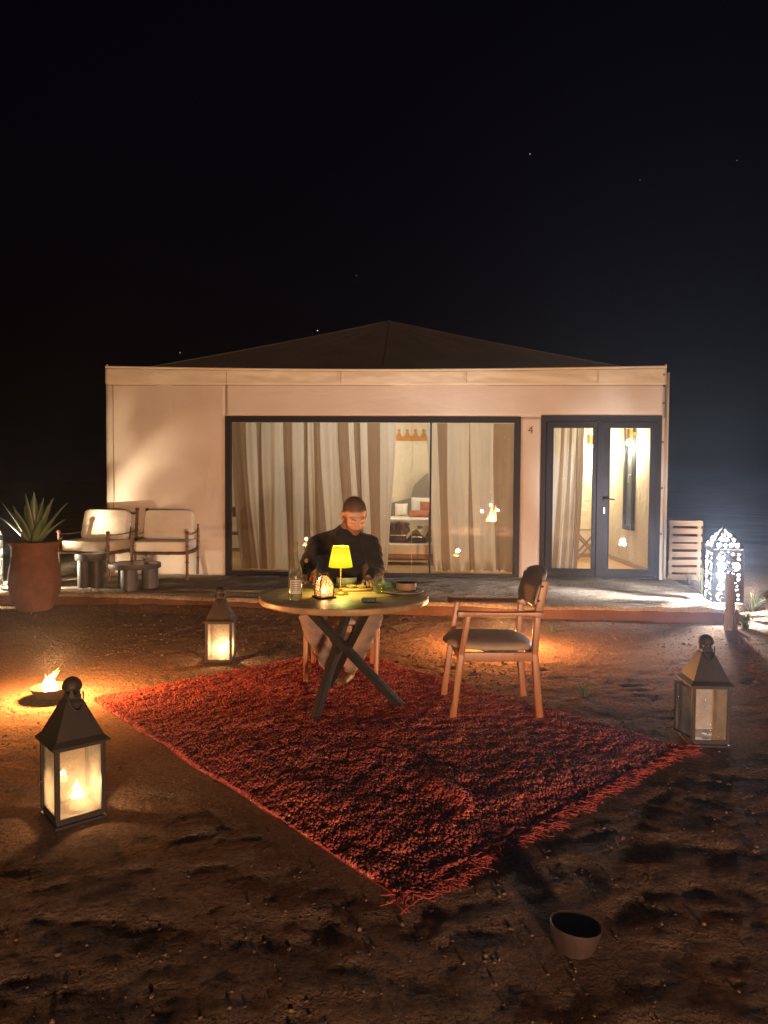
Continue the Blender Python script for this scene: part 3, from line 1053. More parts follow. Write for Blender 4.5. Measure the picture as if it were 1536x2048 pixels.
# ------------------------------------------------------------------ curtains
def curtain(label, tops, bots, fold_tones, d0, ztop, zbot, amp, freq, seed, group='curtains behind the glazing', tuck=0.0):
    """tops/bots: breakpoints of s at the rail and at the floor; stripes: 0 taupe (painted fold shade) 1 pale per interval"""
    g = np.random.default_rng(seed)
    o = thing('curtain', label, 'curtain', tpos(tops[0], d0), -PHI, group)
    b = MB()
    nz = 46
    per = 14
    S = np.concatenate([np.linspace(i, i + 1, per, endpoint=False) for i in range(len(tops) - 1)] + [[len(tops) - 1]])
    ki = np.arange(len(tops))
    ph = g.uniform(0, 6.28, 6)
    sT = np.interp(S, ki, tops)
    sB = np.interp(S, ki, bots)
    rows = []
    for j in range(nz + 1):
        v = j / nz            # 0 top 1 bottom
        bl = v ** 1.35
        s = sT * (1 - bl) + sB * bl
        a = amp * (0.55 + 0.6 * v)
        w = np.sin(S * freq + ph[0] + 0.4 * np.sin(v * 3 + ph[1])) + 0.45 * np.sin(S * freq * 2.3 + ph[2] + v * 0.8) + 0.25 * np.sin(S * freq * 4.9 + ph[3])
        # taupe bands stand for the shade of the folds, painted as cloth colour
        st = np.array([fold_tones[min(int(q), len(fold_tones) - 1)] for q in S])
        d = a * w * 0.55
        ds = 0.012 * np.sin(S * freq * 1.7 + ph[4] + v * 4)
        z = ztop + (zbot - ztop) * v
        r = []
        for k in range(len(S)):
            zz = z
            dd = d[k]
            if tuck and v > 0.93:
                dd -= tuck * (v - 0.93) / 0.07 * (0.5 + 0.5 * math.sin(S[k] * 5 + ph[5]))
                zz += 0.03 * (0.5 + 0.5 * math.sin(S[k] * 7 + ph[4])) * (v - 0.93) / 0.07
            r.append((s[k] + ds[k] - tops[0], dd, zz))
        rows.append(r)
    k = len(S)
    b.v = [p for r in rows for p in r]
    for i in range(nz):
        for j in range(k - 1):
            b.f.append((i * k + j, i * k + j + 1, (i + 1) * k + j + 1, (i + 1) * k + j))
            b.mi.append(fold_tones[min(int((S[j] + S[j + 1]) / 2), len(fold_tones) - 1)])
    b.build('drape', ['curt_fold_shade', 'curt_white'], o, smooth='all')
    rl = MB().tube([(-0.02, 0.0, ztop + 0.02), (tops[-1] - tops[0] + 0.02, 0, ztop + 0.02)], 0.012, 8).build('curtain_rail', 'frame', o, smooth=True)
    return o
def PX(p, k=1.023):
    return 4.043 + (p - 768) * 0.007225 * k
def PZ(zx):           # positions measured along the first window close-up
    return PX(440 + zx / 4.267)
curtain('long pale sheer curtain with fold shade painted taupe at the left end of the window',
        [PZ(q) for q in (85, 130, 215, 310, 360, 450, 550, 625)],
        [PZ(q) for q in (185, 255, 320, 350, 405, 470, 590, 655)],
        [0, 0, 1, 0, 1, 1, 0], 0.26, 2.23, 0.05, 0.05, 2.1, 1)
curtain('gathered pale curtain with fold shade painted taupe hanging behind the seated man',
        [PZ(q) for q in (620, 720, 760, 800, 870, 945, 1020, 1100, 1160, 1200, 1275, 1370, 1440, 1512)],
        [PZ(q) for q in (660, 740, 790, 850, 940, 1020, 1110, 1200, 1235, 1270, 1310, 1400, 1425, 1450)],
        [1, 0, 1, 0, 1, 1, 0, 1, 0, 1, 0, 1, 1], 0.22, 2.23, 0.05, 0.055, 1.9, 2)
def PB(zx):
    return PX(780 + zx / 5.486)
curtain('wide pale curtain with fold shade painted as taupe bands right of the gap in the window',
        [PB(q) for q in (405, 470, 530, 635, 760, 870, 895, 1040, 1145, 1235, 1390)],
        [PB(q) for q in (520, 560, 600, 690, 800, 905, 950, 1060, 1180, 1240, 1400)],
        [1, 1, 0, 1, 1, 0, 1, 1, 0, 0], 0.26, 2.23, 0.045, 0.045, 1.6, 3, tuck=0.1)
def PD(zx):
    return 4.043 + (1070 + zx / 5.486 - 768) * 0.007225 * 1.023 + 0.045
curtain('narrow pale curtain with fold shade painted in bands, gathered behind the left door leaf',
        [PD(q) for q in (150, 245, 300, 335, 380, 410, 440, 470, 500)],
        [PD(q) for q in (140, 180, 215, 270, 310, 345, 380, 410, 445)],
        [1, 0, 1, 0, 1, 0, 1, 0], 0.28, 2.25, 0.05, 0.05, 2.0, 4)

# ------------------------------------------------------------------ inside the tent
def soft_box(b, c, s, puff=0.25, n=8, rot=None):
    """pillow-like superellipsoid box"""
    vs, fs = [], []
    t = MB().ball((0, 0, 0), 1.0, 4 * n, 2 * n)
    for x, y, z in t.v:
        q = [math.copysign(abs(w) ** puff, w) for w in (x, y, z)]
        mx = max(abs(x), abs(y), abs(z))
        p = Vector((q[0] * s[0] / 2, q[1] * s[1] / 2, q[2] * s[2] / 2))
        if rot is not None:
            p = rot @ p
        vs.append(p + Vector(c))
    return b.add(vs, t.f)

def pillow_mesh(w, h, th):
    """cushion standing in xz: full in the middle, pinched at the corners"""
    b = MB()
    n = 12
    for sgn in (1, -1):
        rows = []
        for j in range(n + 1):
            v = j / n * 2 - 1
            r = []
            for i in range(n + 1):
                u = i / n * 2 - 1
                k = max(0, (1 - u * u)) ** 0.45 * max(0, (1 - v * v)) ** 0.45
                r.append((u * w / 2 * (1 - 0.06 * (1 - v * v) + 0.0), sgn * th / 2 * k, (v * h / 2) * (1 - 0.06 * (1 - u * u)) + h / 2))
            rows.append(r)
        b.sheet(rows)
    return b

def interior():
    bed = thing('bed', 'wooden bed with scalloped cover seen through the curtain gap', 'bed', tpos(4.55, 2.45, 0.037), -PHI)
    MB().bb(-1.0, 1.1, -0.55, 0.85, 0.18, 0.46).build('bed_frame', 'midwood', bed, bevel=0.02)
    b = MB()
    soft_box(b, (0.05, 0.16, 0.57), (2.08, 1.44, 0.26), 0.3)
    b.build('mattress', 'linen', bed, smooth='all')
    rows = []
    for j in range(9):
        v = j / 8
        rows.append([(-1.0 + 2.1 * i / 60, -0.575 - 0.012 * math.sin(i * 0.9), 0.70 - v * (0.16 + 0.03 * abs(math.sin(i * 0.55)))) for i in range(61)])
    MB().sheet(rows).build('coverlet_edge', 'linen', bed, smooth='all', solid=0.01)
    pr = [(-1.0, 0), (1.1, 0), (1.1, 0.55), (0.95, 0.72), (0.8, 0.78), (0.72, 0.98), (0.4, 1.22), (0.3, 1.28), (0.2, 1.22), (-0.05, 1.0), (-0.12, 0.75), (-0.3, 0.7), (-1.0, 0.5)]
    tr = geometry.tessellate_polygon([[Vector((x, 0, z)) for x, z in pr]])
    MB().add([(x, 0, z) for x, z in pr], [tuple(f) for f in tr]).build('headboard', 'rattan', bed, solid=0.05, loc=(0, 0.98, 0.28))
    MB().bb(-1.05, 1.15, -0.62, -0.58, 0.43, 0.52).build('foot_rail', 'midwood', bed, bevel=0.01)
    for n_, s, d, z, w, h, col, rz, lb in (
            ('pillow', 4.27, 2.95, 0.74, 0.24, 0.24, 'linen', 0.1, 'small white pillow at the left side of the bed'),
            ('pillow', 4.68, 3.05, 0.74, 0.5, 0.36, 'linen', -0.05, 'large white pillow leaning on the headboard'),
            ('pillow', 4.78, 2.9, 0.74, 0.36, 0.28, 'rust', -0.1, 'upright rust coloured pillow on the bed'),
            ('pillow', 4.7, 2.55, 0.71, 0.6, 0.16, 'rust', 0.1, 'flat rust coloured blanket pillow at the bed edge')):
        o = pillow_mesh(w, h, 0.14).build(n_, col, smooth='all')
        o.location = tpos(s, d, z)
        o.rotation_euler = (R_(-14), 0, -PHI + rz)
        tag(o, lb, 'pillow', 'pillows on the bed')
    be = thing('bench', 'cream padded bench at the foot of the bed', 'bench', tpos(4.42, 1.35, 0.037), -PHI)
    b = MB()
    soft_box(b, (0, 0, 0.25), (0.86, 0.46, 0.18), 0.25)
    b.build('seat', 'linen', be, smooth='all')
    MB().bb(-0.43, 0.43, -0.22, 0.22, 0.10, 0.17).build('rail', 'midwood', be, bevel=0.005)
    for x in (-0.4, 0.4):
        for y in (-0.19, 0.19):
            MB().bb(x - 0.02, x + 0.02, y - 0.02, y + 0.02, 0, 0.30).build('leg', 'midwood', be, bevel=0.004)
    for lb, s, d, w, h, dp in (('dark navy holdall on the padded bench', 4.27, 1.40, 0.36, 0.34, 0.24),
                               ('dark navy backpack at the right of the padded bench', 4.60, 1.38, 0.32, 0.27, 0.22)):
        bg_ = thing('travel_bag', lb, 'bag', tpos(s, d, 0.037 + 0.34), -PHI, 'bags on the bench')
        b = MB()
        soft_box(b, (0, 0, h / 2), (w, dp, h), 0.35)
        b.build('body', 'bag', bg_, smooth='all')
        MB().tube([(-w * .25, -dp * .5, h * .62), (-w * .2, -dp * .6, h * .9), (0, -dp * .58, h * 1.02), (w * .2, -dp * .6, h * .9), (w * .25, -dp * .5, h * .62)], 0.012, 8).build('strap', 'rope', bg_, smooth=True)
        MB().bb(-w * .4, w * .4, -dp * .52, -dp * .48, h * .35, h * .38).build('zip', 'chrome', bg_)
    rows = []
    for j in range(10):
        v = j / 9
        rows.append([(-0.14 + 0.30 * i / 14 + 0.03 * math.sin(v * 5), -0.13 - 0.012 * math.sin(i * 1.2 + v * 3) - 0.02 * v, 0.27 + 0.04 * math.sin(i * .6) - 0.21 * v * (0.5 + 0.5 * math.sin(i * 0.5 + 1))) for i in range(15)])
    o = MB().sheet(rows).build('towel', 'towel', smooth='all', solid=0.012)
    o.location = tpos(4.56, 1.37, 0.377)
    o.rotation_euler = (0, 0, -PHI)
    tag(o, 'crumpled pale cloth thrown over the dark bags', 'cloth')
    # chair whose front leg shows at the edge of the gap
    c = thing('side_chair', 'slim wooden chair with black seat beside the bench', 'chair', tpos(4.98, 1.0, 0.037), -PHI)
    for x, y, h in ((-0.22, -0.2, 0.62), (0.22, -0.2, 0.62), (-0.22, 0.22, 0.85), (0.22, 0.22, 0.85)):
        MB().tube([(x, y, 0), (x, y, h)], 0.017, 8).build('leg', 'darkwood', c, smooth=True)
    MB().bb(-0.21, 0.21, -0.2, 0.22, 0.40, 0.46).build('seat', 'greycush', c, bevel=0.02)
    MB().bb(-0.21, 0.21, 0.21, 0.24, 0.62, 0.84).build('backrest', 'greycush', c, bevel=0.02)
    for x in (-0.22, 0.22):
        MB().bar((x, -0.22, 0.63), (x, 0.24, 0.63), 0.03, 0.02).build('armrest', 'darkwood', c, bevel=0.004)
    # desk behind the left curtain
    d = thing('console_table', 'tall dark wooden console at the left end of the window', 'table', tpos(1.55, 0.62, 0.037), -PHI)
    MB().bb(-0.35, 0.42, -0.18, 0.2, 0.78, 0.92).build('drawer_box', 'darkwood', d, bevel=0.005)
    for x in (-0.3, 0.37):
        for y in (-0.14, 0.16):
            MB().bb(x - 0.025, x + 0.025, y - 0.025, y + 0.025, 0, 0.78).build('leg', 'midwood', d, bevel=0.004)
    for z in (0.25, 0.5):
        MB().bb(-0.28, 0.40, -0.155, -0.13, z, z + 0.05).build('stretcher', 'midwood', d, bevel=0.004)
    # folding luggage stand in the entry
    r = thing('luggage_rack', 'folding wooden luggage stand in the entry', 'stand', tpos(7.5, 2.2, 0.037), -PHI)
    for y in (-0.18, 0.18):
        MB().bar((-0.24, y, 0.0), (0.22, y + 0.02, 0.5), 0.03, 0.03, up=(0, 1, 0)).build('leg', 'midwood', r)
        MB().bar((0.24, y, 0.0), (-0.22, y + 0.05, 0.5), 0.03, 0.03, up=(0, 1, 0)).build('leg', 'midwood', r)
    for x in (-0.22, 0.22):
        MB().bar((x, -0.22, 0.51), (x, 0.26, 0.51), 0.03, 0.03).build('rail', 'darkwood', r)
        MB().bar((x * 1.05, -0.16, 0.06), (x * 1.05, 0.16, 0.06), 0.02, 0.02).build('rail', 'midwood', r)
    for x in (-0.14, 0.0, 0.14):
        MB().bb(-0.21, 0.21, x - 0.03, x + 0.03, 0.521, 0.526).build('strap', 'rope', r)
    # wall lights in the entry
    for lb, s, dd, z, pw, out in (('brass wall light on the back wall of the entry', 7.60, 2.58, 2.02, 100, 0.10),
                             ('brass wall light on the right wall of the entry', 7.86, 1.05, 2.02, 90, 0.10)):
        w = thing('wall_light', lb, 'wall light', tpos(s, dd, z), -PHI, 'wall lights in the entry')
        MB().lathe([(0.05, 0.03), (0.053, 0.2), (0.045, 0.2), (0.045, 0.03)], 20, close=True).build('holder', 'brass', w, smooth=True)
        if dd > 2:
            MB().bb(-0.02, 0.02, 0.03, 0.15, 0.10, 0.14).build('bracket', 'brass', w)
        else:
            MB().bb(0.03, 0.13, -0.02, 0.02, 0.10, 0.14).build('bracket', 'brass', w)
        b = MB()
        b.ball((0, 0, -0.015), (0.048, 0.048, 0.055), 16, 10)
        b.build('bulb', 'bulb', w, smooth='all')
        lamp('wall_light_glow', (0, 0, -0.10), pw, (1.0, 0.86, 0.62), 0.05, w)
    # hanging lantern of the main room, up in the ceiling behind the canvas head
    w = thing('pendant_lamp', 'wide woven pendant lamp high inside the tent', 'pendant', tpos(3.9, 1.7, 2.42), -PHI)
    MB().lathe([(0.26, 0.0), (0.24, 0.12), (0.12, 0.2), (0.03, 0.22), (0.02, 0.215), (0.11, 0.19), (0.23, 0.11), (0.25, 0.0)], 28, close=True).build('lamp_shade', 'rattan', w, smooth=True)
    MB().tube([(0, 0, 0.2), (0, 0, 0.40)], 0.006, 6).build('cord', 'blackiron', w)
    b = MB()
    b.ball((0, 0, 0.05), 0.05, 14, 8)
    b.build('bulb', 'bulb', w, smooth='all')
    lamp('pendant_glow', (0, 0, -0.06), 105, (1.0, 0.91, 0.76), 0.12, w)
interior()

# ------------------------------------------------------------------ rug
def build_rug():
    rug = thing('rug', 'red shaggy wool rug with a fringe along its near right edge', 'rug', (RUG0[0], RUG0[1], 0.0), math.atan2(ru[1], ru[0]))
    # local frame: x along ru (fringed edge), y along rv (rv is +90 deg from ru up to a small skew)
    ang = math.atan2(ru[1], ru[0])
    nx_, ny_ = np.array([math.cos(ang), math.sin(ang)]), np.array([-math.sin(ang), math.cos(ang)])
    sk = np.array([rv @ nx_, rv @ ny_])
    def relief(u, v):
        h = 0.012 + (fbm(u * 1.6 + 2, v * 1.6, 3) - 0.5) * 0.05
        # rumpled fold towards the near corner
        c1 = 0.62 + 0.10 * np.sin(v * 3.0) 
        w = np.exp(-((u - c1 - 0.25 * (v - 0.35)) / 0.055) ** 2) * np.exp(-((v - 0.40) / 0.17) ** 2)
        h = h + 0.038 * w
        w2 = np.exp(-((v - 1.15 - 0.3 * (u - 1.0)) / 0.09) ** 2) * np.exp(-((u - 0.9) / 0.5) ** 2)
        h = h + 0.010 * w2
        # settles down at its rim
        ed = np.minimum(np.minimum(u, RUL - u), np.minimum(v, RVL - v))
        return 0.008 + np.maximum(h, 0) * sstep(-0.02, 0.25, ed)
    def edge(u, v):
        """wavering outline"""
        du = 0.022 * (fbm(v * 3.0, v * 0 + 1.5, 3) - 0.5) * 2 * (np.abs(u / RUL - 0.5) * 2) ** 3
        dv = 0.03 * (fbm(u * 3.0, u * 0 + 8.5, 3) - 0.5) * 2 * (np.abs(v / RVL - 0.5) * 2) ** 3
        return u + du, v + dv
    n1, n2 = 70, 100
    U, V = np.meshgrid(np.linspace(0, RUL, n1), np.linspace(0, RVL, n2))
    Z = relief(U, V)
    Ue, Ve = edge(U, V)
    X = Ue + sk[0] * Ve
    Y = sk[1] * Ve
    top = np.stack([X, Y, Z + 0.004], -1).reshape(-1, 3)
    idx = np.arange(n1 * n2).reshape(n2, n1)
    F = np.stack([idx[:-1, :-1], idx[:-1, 1:], idx[1:, 1:], idx[1:, :-1]], -1).reshape(-1, 4)
    o = np_mesh('backing', top, F, 'rugbase', rug)
    md = o.modifiers.new('thickness', 'SOLIDIFY')
    md.thickness = 0.012
    md.offset = -1
    # pile: thick curling yarn ends, each a short bent three-sided tuft
    g = np.random.default_rng(11)
    N = 100000
    u = g.uniform(0.0, RUL, N)
    v = g.uniform(0.0, RVL, N)
    z0 = relief(u, v)
    ue, ve = edge(u, v)
    base = np.stack([ue + sk[0] * ve, sk[1] * ve, z0], -1)
    # tufts lie in combed drifts
    flow = fbm(u * 1.4, v * 1.4, 2) * 14 + g.normal(0, 0.6, N)
    hgt = 0.008 + 0.017 * fbm(u * 15 + 3 + 1.5 * fbm(u * 3, v * 3, 2), v * 24, 2) + g.uniform(-0.004, 0.005, N)
    lean = 0.007 + g.uniform(0, 0.011, N)
    dx, dy = np.cos(flow), np.sin(flow)
    d3 = np.stack([dx, dy, dx * 0], -1)
    s3 = np.stack([-dy, dx, dx * 0], -1)
    up = np.array([0, 0, 1.0])
    rad = 0.0048 + g.uniform(0, 0.003, N)
    rings = []
    for k, (fh, fl, fr) in enumerate(((0.0, 0.0, 0.9), (0.62, 0.30, 1.15), (1.0, 0.85, 0.95), (0.93, 1.35, 0.35))):
        c = base + up * (hgt * fh)[:, None] + d3 * (lean * fl)[:, None]
        tdir = [(0, 1), (0.5, 0.85), (0.85, 0.5), (1, -0.3)][k]
        nrm_ = up * tdir[0] - d3 * tdir[1]
        ring = []
        for j in range(4):
            a = j * math.pi / 2
            ring.append(c + (s3 * math.cos(a) + nrm_ * math.sin(a)) * (rad * fr)[:, None])
        rings.append(np.stack(ring, 1))
    V_ = np.stack(rings, 1).reshape(N, 16, 3)
    f = []
    for k in range(3):
        for j in range(4):
            j2 = (j + 1) % 4
            f.append((k * 4 + j, k * 4 + j2, (k + 1) * 4 + j2, (k + 1) * 4 + j))
    f.append((12, 13, 14, 15))
    f = np.array(f)
    Fp = (f[None] + (np.arange(N) * 16)[:, None, None]).reshape(-1, 4)
    yarn = np.clip(0.62 * fbm(u * 2.3, v * 5 + 4, 3) + g.normal(0.15, 0.17, N), 0, 1)
    p = np_mesh('pile', V_.reshape(-1, 3), Fp, 'pile', rug, attr=('yarn', np.repeat(yarn, 16)))
    tag(p, kind='stuff')
    # rolled selvedge along the fringed edge
    us = np.linspace(0, RUL, 60)
    e_u, e_v = edge(us, us * 0)
    MB().tube([(a + sk[0] * (b - 0.01), sk[1] * (b - 0.01), float(relief(np.array(a), np.array(0.0))) + 0.008) for a, b in zip(e_u, e_v)], 0.009, 6).build('selvedge', 'fringe', rug, smooth='all')
    # fringe: tassels of loose yarn, a few shapes shared by many
    shapes = []
    for q in range(6):
        b = MB()
        for k in range(26):
            x, y, z = random.uniform(-0.024, 0.024), 0.0, 0.010
            a = random.uniform(-0.9, 0.9)
            st = random.uniform(0.007, 0.017)
            pts = []
            for i in range(7):
                pts.append((x, y, max(0.003, z)))
                a += random.uniform(-0.6, 0.6)
                x += math.sin(a) * st
                y -= math.cos(a) * st
                z += random.uniform(-0.006, 0.005)
            b.tube(pts, [0.0022, 0.0022, 0.002, 0.002, 0.0018, 0.0016, 0.001], 4)
        tmp = b.build('tassel', 'fringe', rug, smooth='all')
        shapes.append(tmp)
    first = list(shapes)
    for i in range(52):
        x = RUL * (i + 0.5) / 52
        b = float(edge(np.array(x), np.array(0.0))[1])
        src = shapes[i % 6]
        if first and src in first:
            o = src
            first.remove(src)
        else:
            o = src.copy()
            COL.objects.link(o)
        o.location = (x + random.uniform(-.01, .01), b - 0.008, 0.012)
        big = 1.0 if 0.07 < i / 52 < 0.93 else 1.35
        o.rotation_euler = (0, 0, random.uniform(-0.55, 0.55) + 0.25)
        o.scale = (random.uniform(0.9, 1.3), random.uniform(0.8, 1.5) * big, random.uniform(0.8, 1.5))
    return rug
RUG = build_rug()

# ------------------------------------------------------------------ dining table
TC = (-0.262, 4.93)
def build_table():
    t = thing('dining_table', 'round wooden table on crossed dark bar legs standing on the rug', 'table', (TC[0], TC[1], 0.03))
    Rr, zt = 0.562, 0.72
    b = MB()
    b.lathe([(0.001, zt - 0.045), (Rr - 0.02, zt - 0.045), (Rr - 0.004, zt - 0.038), (Rr, zt - 0.03), (Rr, zt - 0.006), (Rr - 0.006, zt), (0.001, zt)], 72)
    b.build('table_top', 'tablewood', t, smooth=True)
    for k, th in enumerate((-115, -8, 111)):
        a, c = R_(th), R_(th + 196)
        p0 = Vector((0.385 * math.cos(a) + 0.0, 0.385 * math.sin(a) - 0.04, 0.0))
        p1 = Vector((0.27 * math.cos(c), 0.27 * math.sin(c) - 0.04, zt - 0.045))
        b = MB()
        tdir = (p1 - p0).normalized()
        b.bar(p0 - tdir * 0.012, p1, 0.048, 0.048, up=(math.cos(a + 1.2), math.sin(a + 1.2), 0))
        b.build('leg', 'blackiron', t, bevel=0.004)
    return t
build_table()
ZT = 0.752

# ------------------------------------------------------------------ armchair (teak, padded), built once and copied
def build_armchair():
    """faces -y; width along x"""
    c = thing('armchair', 'x', 'chair')
    for s in (-1, 1):
        # front leg rises to carry the arm
        b = MB()
        b.bar((s * 0.258, -0.265, 0.0), (s * 0.262, -0.215, 0.42), 0.034, 0.042, up=(0, 1, 0))
        b.bar((s * 0.262, -0.217, 0.40), (s * 0.275, -0.175, 0.655), 0.034, 0.036, up=(0, 1, 0))
        b.build('leg', 'chairwood', c, bevel=0.009, seg=3, smooth=True)
        # back leg sweeps up into the back post
        b = MB()
        b.bar((s * 0.235, 0.285, 0.0), (s * 0.245, 0.245, 0.42), 0.034, 0.044, up=(0, 1, 0))
        b.bar((s * 0.245, 0.247, 0.40), (s * 0.25, 0.262, 0.67), 0.034, 0.042, up=(0, 1, 0))
        b.bar((s * 0.25, 0.26, 0.65), (s * 0.25, 0.305, 0.865), 0.032, 0.05, up=(0, 1, 0))
        b.build('leg', 'chairwood', c, bevel=0.009, seg=3, smooth=True)
        # arm: flat, rounded, thickened at the front
        n = 12
        rows_t, rows_b = [], []
        for i in range(n + 1):
            f = i / n
            y = -0.245 + f * 0.535
            w = 0.034 - 0.008 * math.sin(math.pi * f) + (0.004 if i < 2 else 0)
            z = 0.668 - 0.006 * math.sin(math.pi * f) + 0.004 * (1 - f)
            h = 0.018 + 0.012 * max(0, 1 - f * 4) + 0.022 * max(0, (f - 0.82) / 0.18)
            x = s * (0.277 - 0.018 * f)
            rows_t.append([(x - w, y, z + 0.008), (x, y, z + 0.012), (x + w, y, z + 0.008)])
            rows_b.append([(x - w, y, z + 0.004 - h), (x, y, z - h), (x + w, y, z + 0.004 - h)])
        b = MB()
        vs = []
        for rt, rb in zip(rows_t, rows_b):
            vs += rt + rb[::-1]
        k = 6
        fs = [(i * k + j, i * k + (j + 1) % k, (i + 1) * k + (j + 1) % k, (i + 1) * k + j) for i in range(n) for j in range(k)]
        fs += [tuple(range(k)), tuple(range(n * k, n * k + k))]
        b.add(vs, fs)
        b.build('armrest', 'chairwood', c, smooth=True, bevel=0.003)
        # side rail with eased corners
        b = MB()
        b.bar((s * 0.258, -0.22, 0.392), (s * 0.246, 0.25, 0.388), 0.026, 0.058)
        b.build('seat_rail', 'chairwood', c, bevel=0.006, seg=3, smooth=True)
        # plate that holds the back pad, with two bolts
        pr = [(0.305, 0.86), (0.288, 0.875), (0.262, 0.80), (0.238, 0.735), (0.255, 0.70), (0.262, 0.665), (0.285, 0.665)]
        tr = geometry.tessellate_polygon([[Vector((0, y, z)) for y, z in pr]])
        b = MB().add([(s * 0.243, y, z) for y, z in pr], [tuple(f) for f in tr])
        o = b.build('back_bracket', 'chairwood', c, solid=0.026)
        o.modifiers[-1].offset = 0
        for y, z in ((0.285, 0.832), (0.262, 0.742)):
            MB().tube([(s * 0.252, y, z), (s * 0.269, y, z)], 0.008, 10).build('bolt', 'blackiron', c, smooth=True)
    MB().bar((-0.25, -0.222, 0.392), (0.25, -0.222, 0.392), 0.024, 0.052).build('seat_rail', 'chairwood', c, bevel=0.006)
    MB().bar((-0.238, 0.25, 0.388), (0.238, 0.25, 0.388), 0.024, 0.052).build('seat_rail', 'chairwood', c, bevel=0.006)
    # seat pad: domed, rounded corners
    n = 20
    rows = []
    top, bot = [], []
    for j in range(n + 1):
        v = j / n * 2 - 1
        rt, rb = [], []
        for i in range(n + 1):
            u = i / n * 2 - 1
            # squircle mapping
            x = u * math.sqrt(max(0, 1 - 0.36 * v * v)) * 0.268
            y = v * math.sqrt(max(0, 1 - 0.36 * u * u)) * 0.292 - 0.01
            e = max(abs(u), abs(v))
            d = (max(0, 1 - e ** 3.2)) ** 0.5
            rt.append((x, y, 0.432 + 0.052 * d + 0.008 * (1 - v) * 0.5))
            rb.append((x, y, 0.432 - 0.018 * d + 0.008 * (1 - v) * 0.5))
        top.append(rt)
        bot.append(rb)
    b = MB().sheet(top).sheet(bot)
    b.build('seat', 'greycush', c, smooth='all', merge=True)
    # curved back pad
    b = MB()
    fr, bk = [], []
    for j in range(n + 1):
        v = j / n * 2 - 1
        r1, r2 = [], []
        for i in range(n + 1):
            u = i / n * 2 - 1
            x = u * math.sqrt(max(0, 1 - 0.30 * v * v)) * 0.265
            z = 0.80 + v * math.sqrt(max(0, 1 - 0.38 * u * u)) * 0.132
            e = max(abs(u), abs(v))
            d = (max(0, 1 - e ** 4)) ** 0.5
            yc = 0.262 + 0.14 * v * 0.25 + 0.055 * (1 - (x / 0.265) ** 2)
            r1.append((x, yc - 0.030 * d, z))
            r2.append((x, yc + 0.016 * d, z))
        fr.append(r1)
        bk.append(r2)
    b.sheet(fr).sheet(bk)
    b.build('backrest', 'greycush', c, smooth='all', merge=True)
    return c
ch = build_armchair()
tag(ch, 'empty teak armchair with olive grey pads at the right of the table', group='teak armchairs at the table')
ch.location = (0.695, 4.83, 0.035)
ch.rotation_euler = (0, 0, R_(-90 + 1.5))
ch2 = copy_tree(ch)
tag(ch2, 'teak armchair behind the table with the man sitting in it')
ch2.location = (-0.315, 5.64, 0.035)
ch2.rotation_euler = (0, 0, R_(2))

# ------------------------------------------------------------------ candle lanterns
def flame_mesh(h, r, n=10, wob=0.2, seed=0, lean=0.0):
    g = random.Random(seed)
    b = MB()
    prof = [(0.15, 0), (0.75, 0.10), (1.0, 0.24), (0.85, 0.42), (0.55, 0.62), (0.26, 0.82), (0.02, 1.0)]
    pts, rad = [], []
    px = py = 0
    for i, (a, z) in enumerate(prof):
        px += g.uniform(-wob, wob) * r * (z + 0.1)
        py += g.uniform(-wob, wob) * r * (z + 0.1)
        pts.append((px + lean * h * z * z, py, z * h))
        rad.append(max(a * r, 1e-4))
    b.tube(pts, rad, n)
    return b

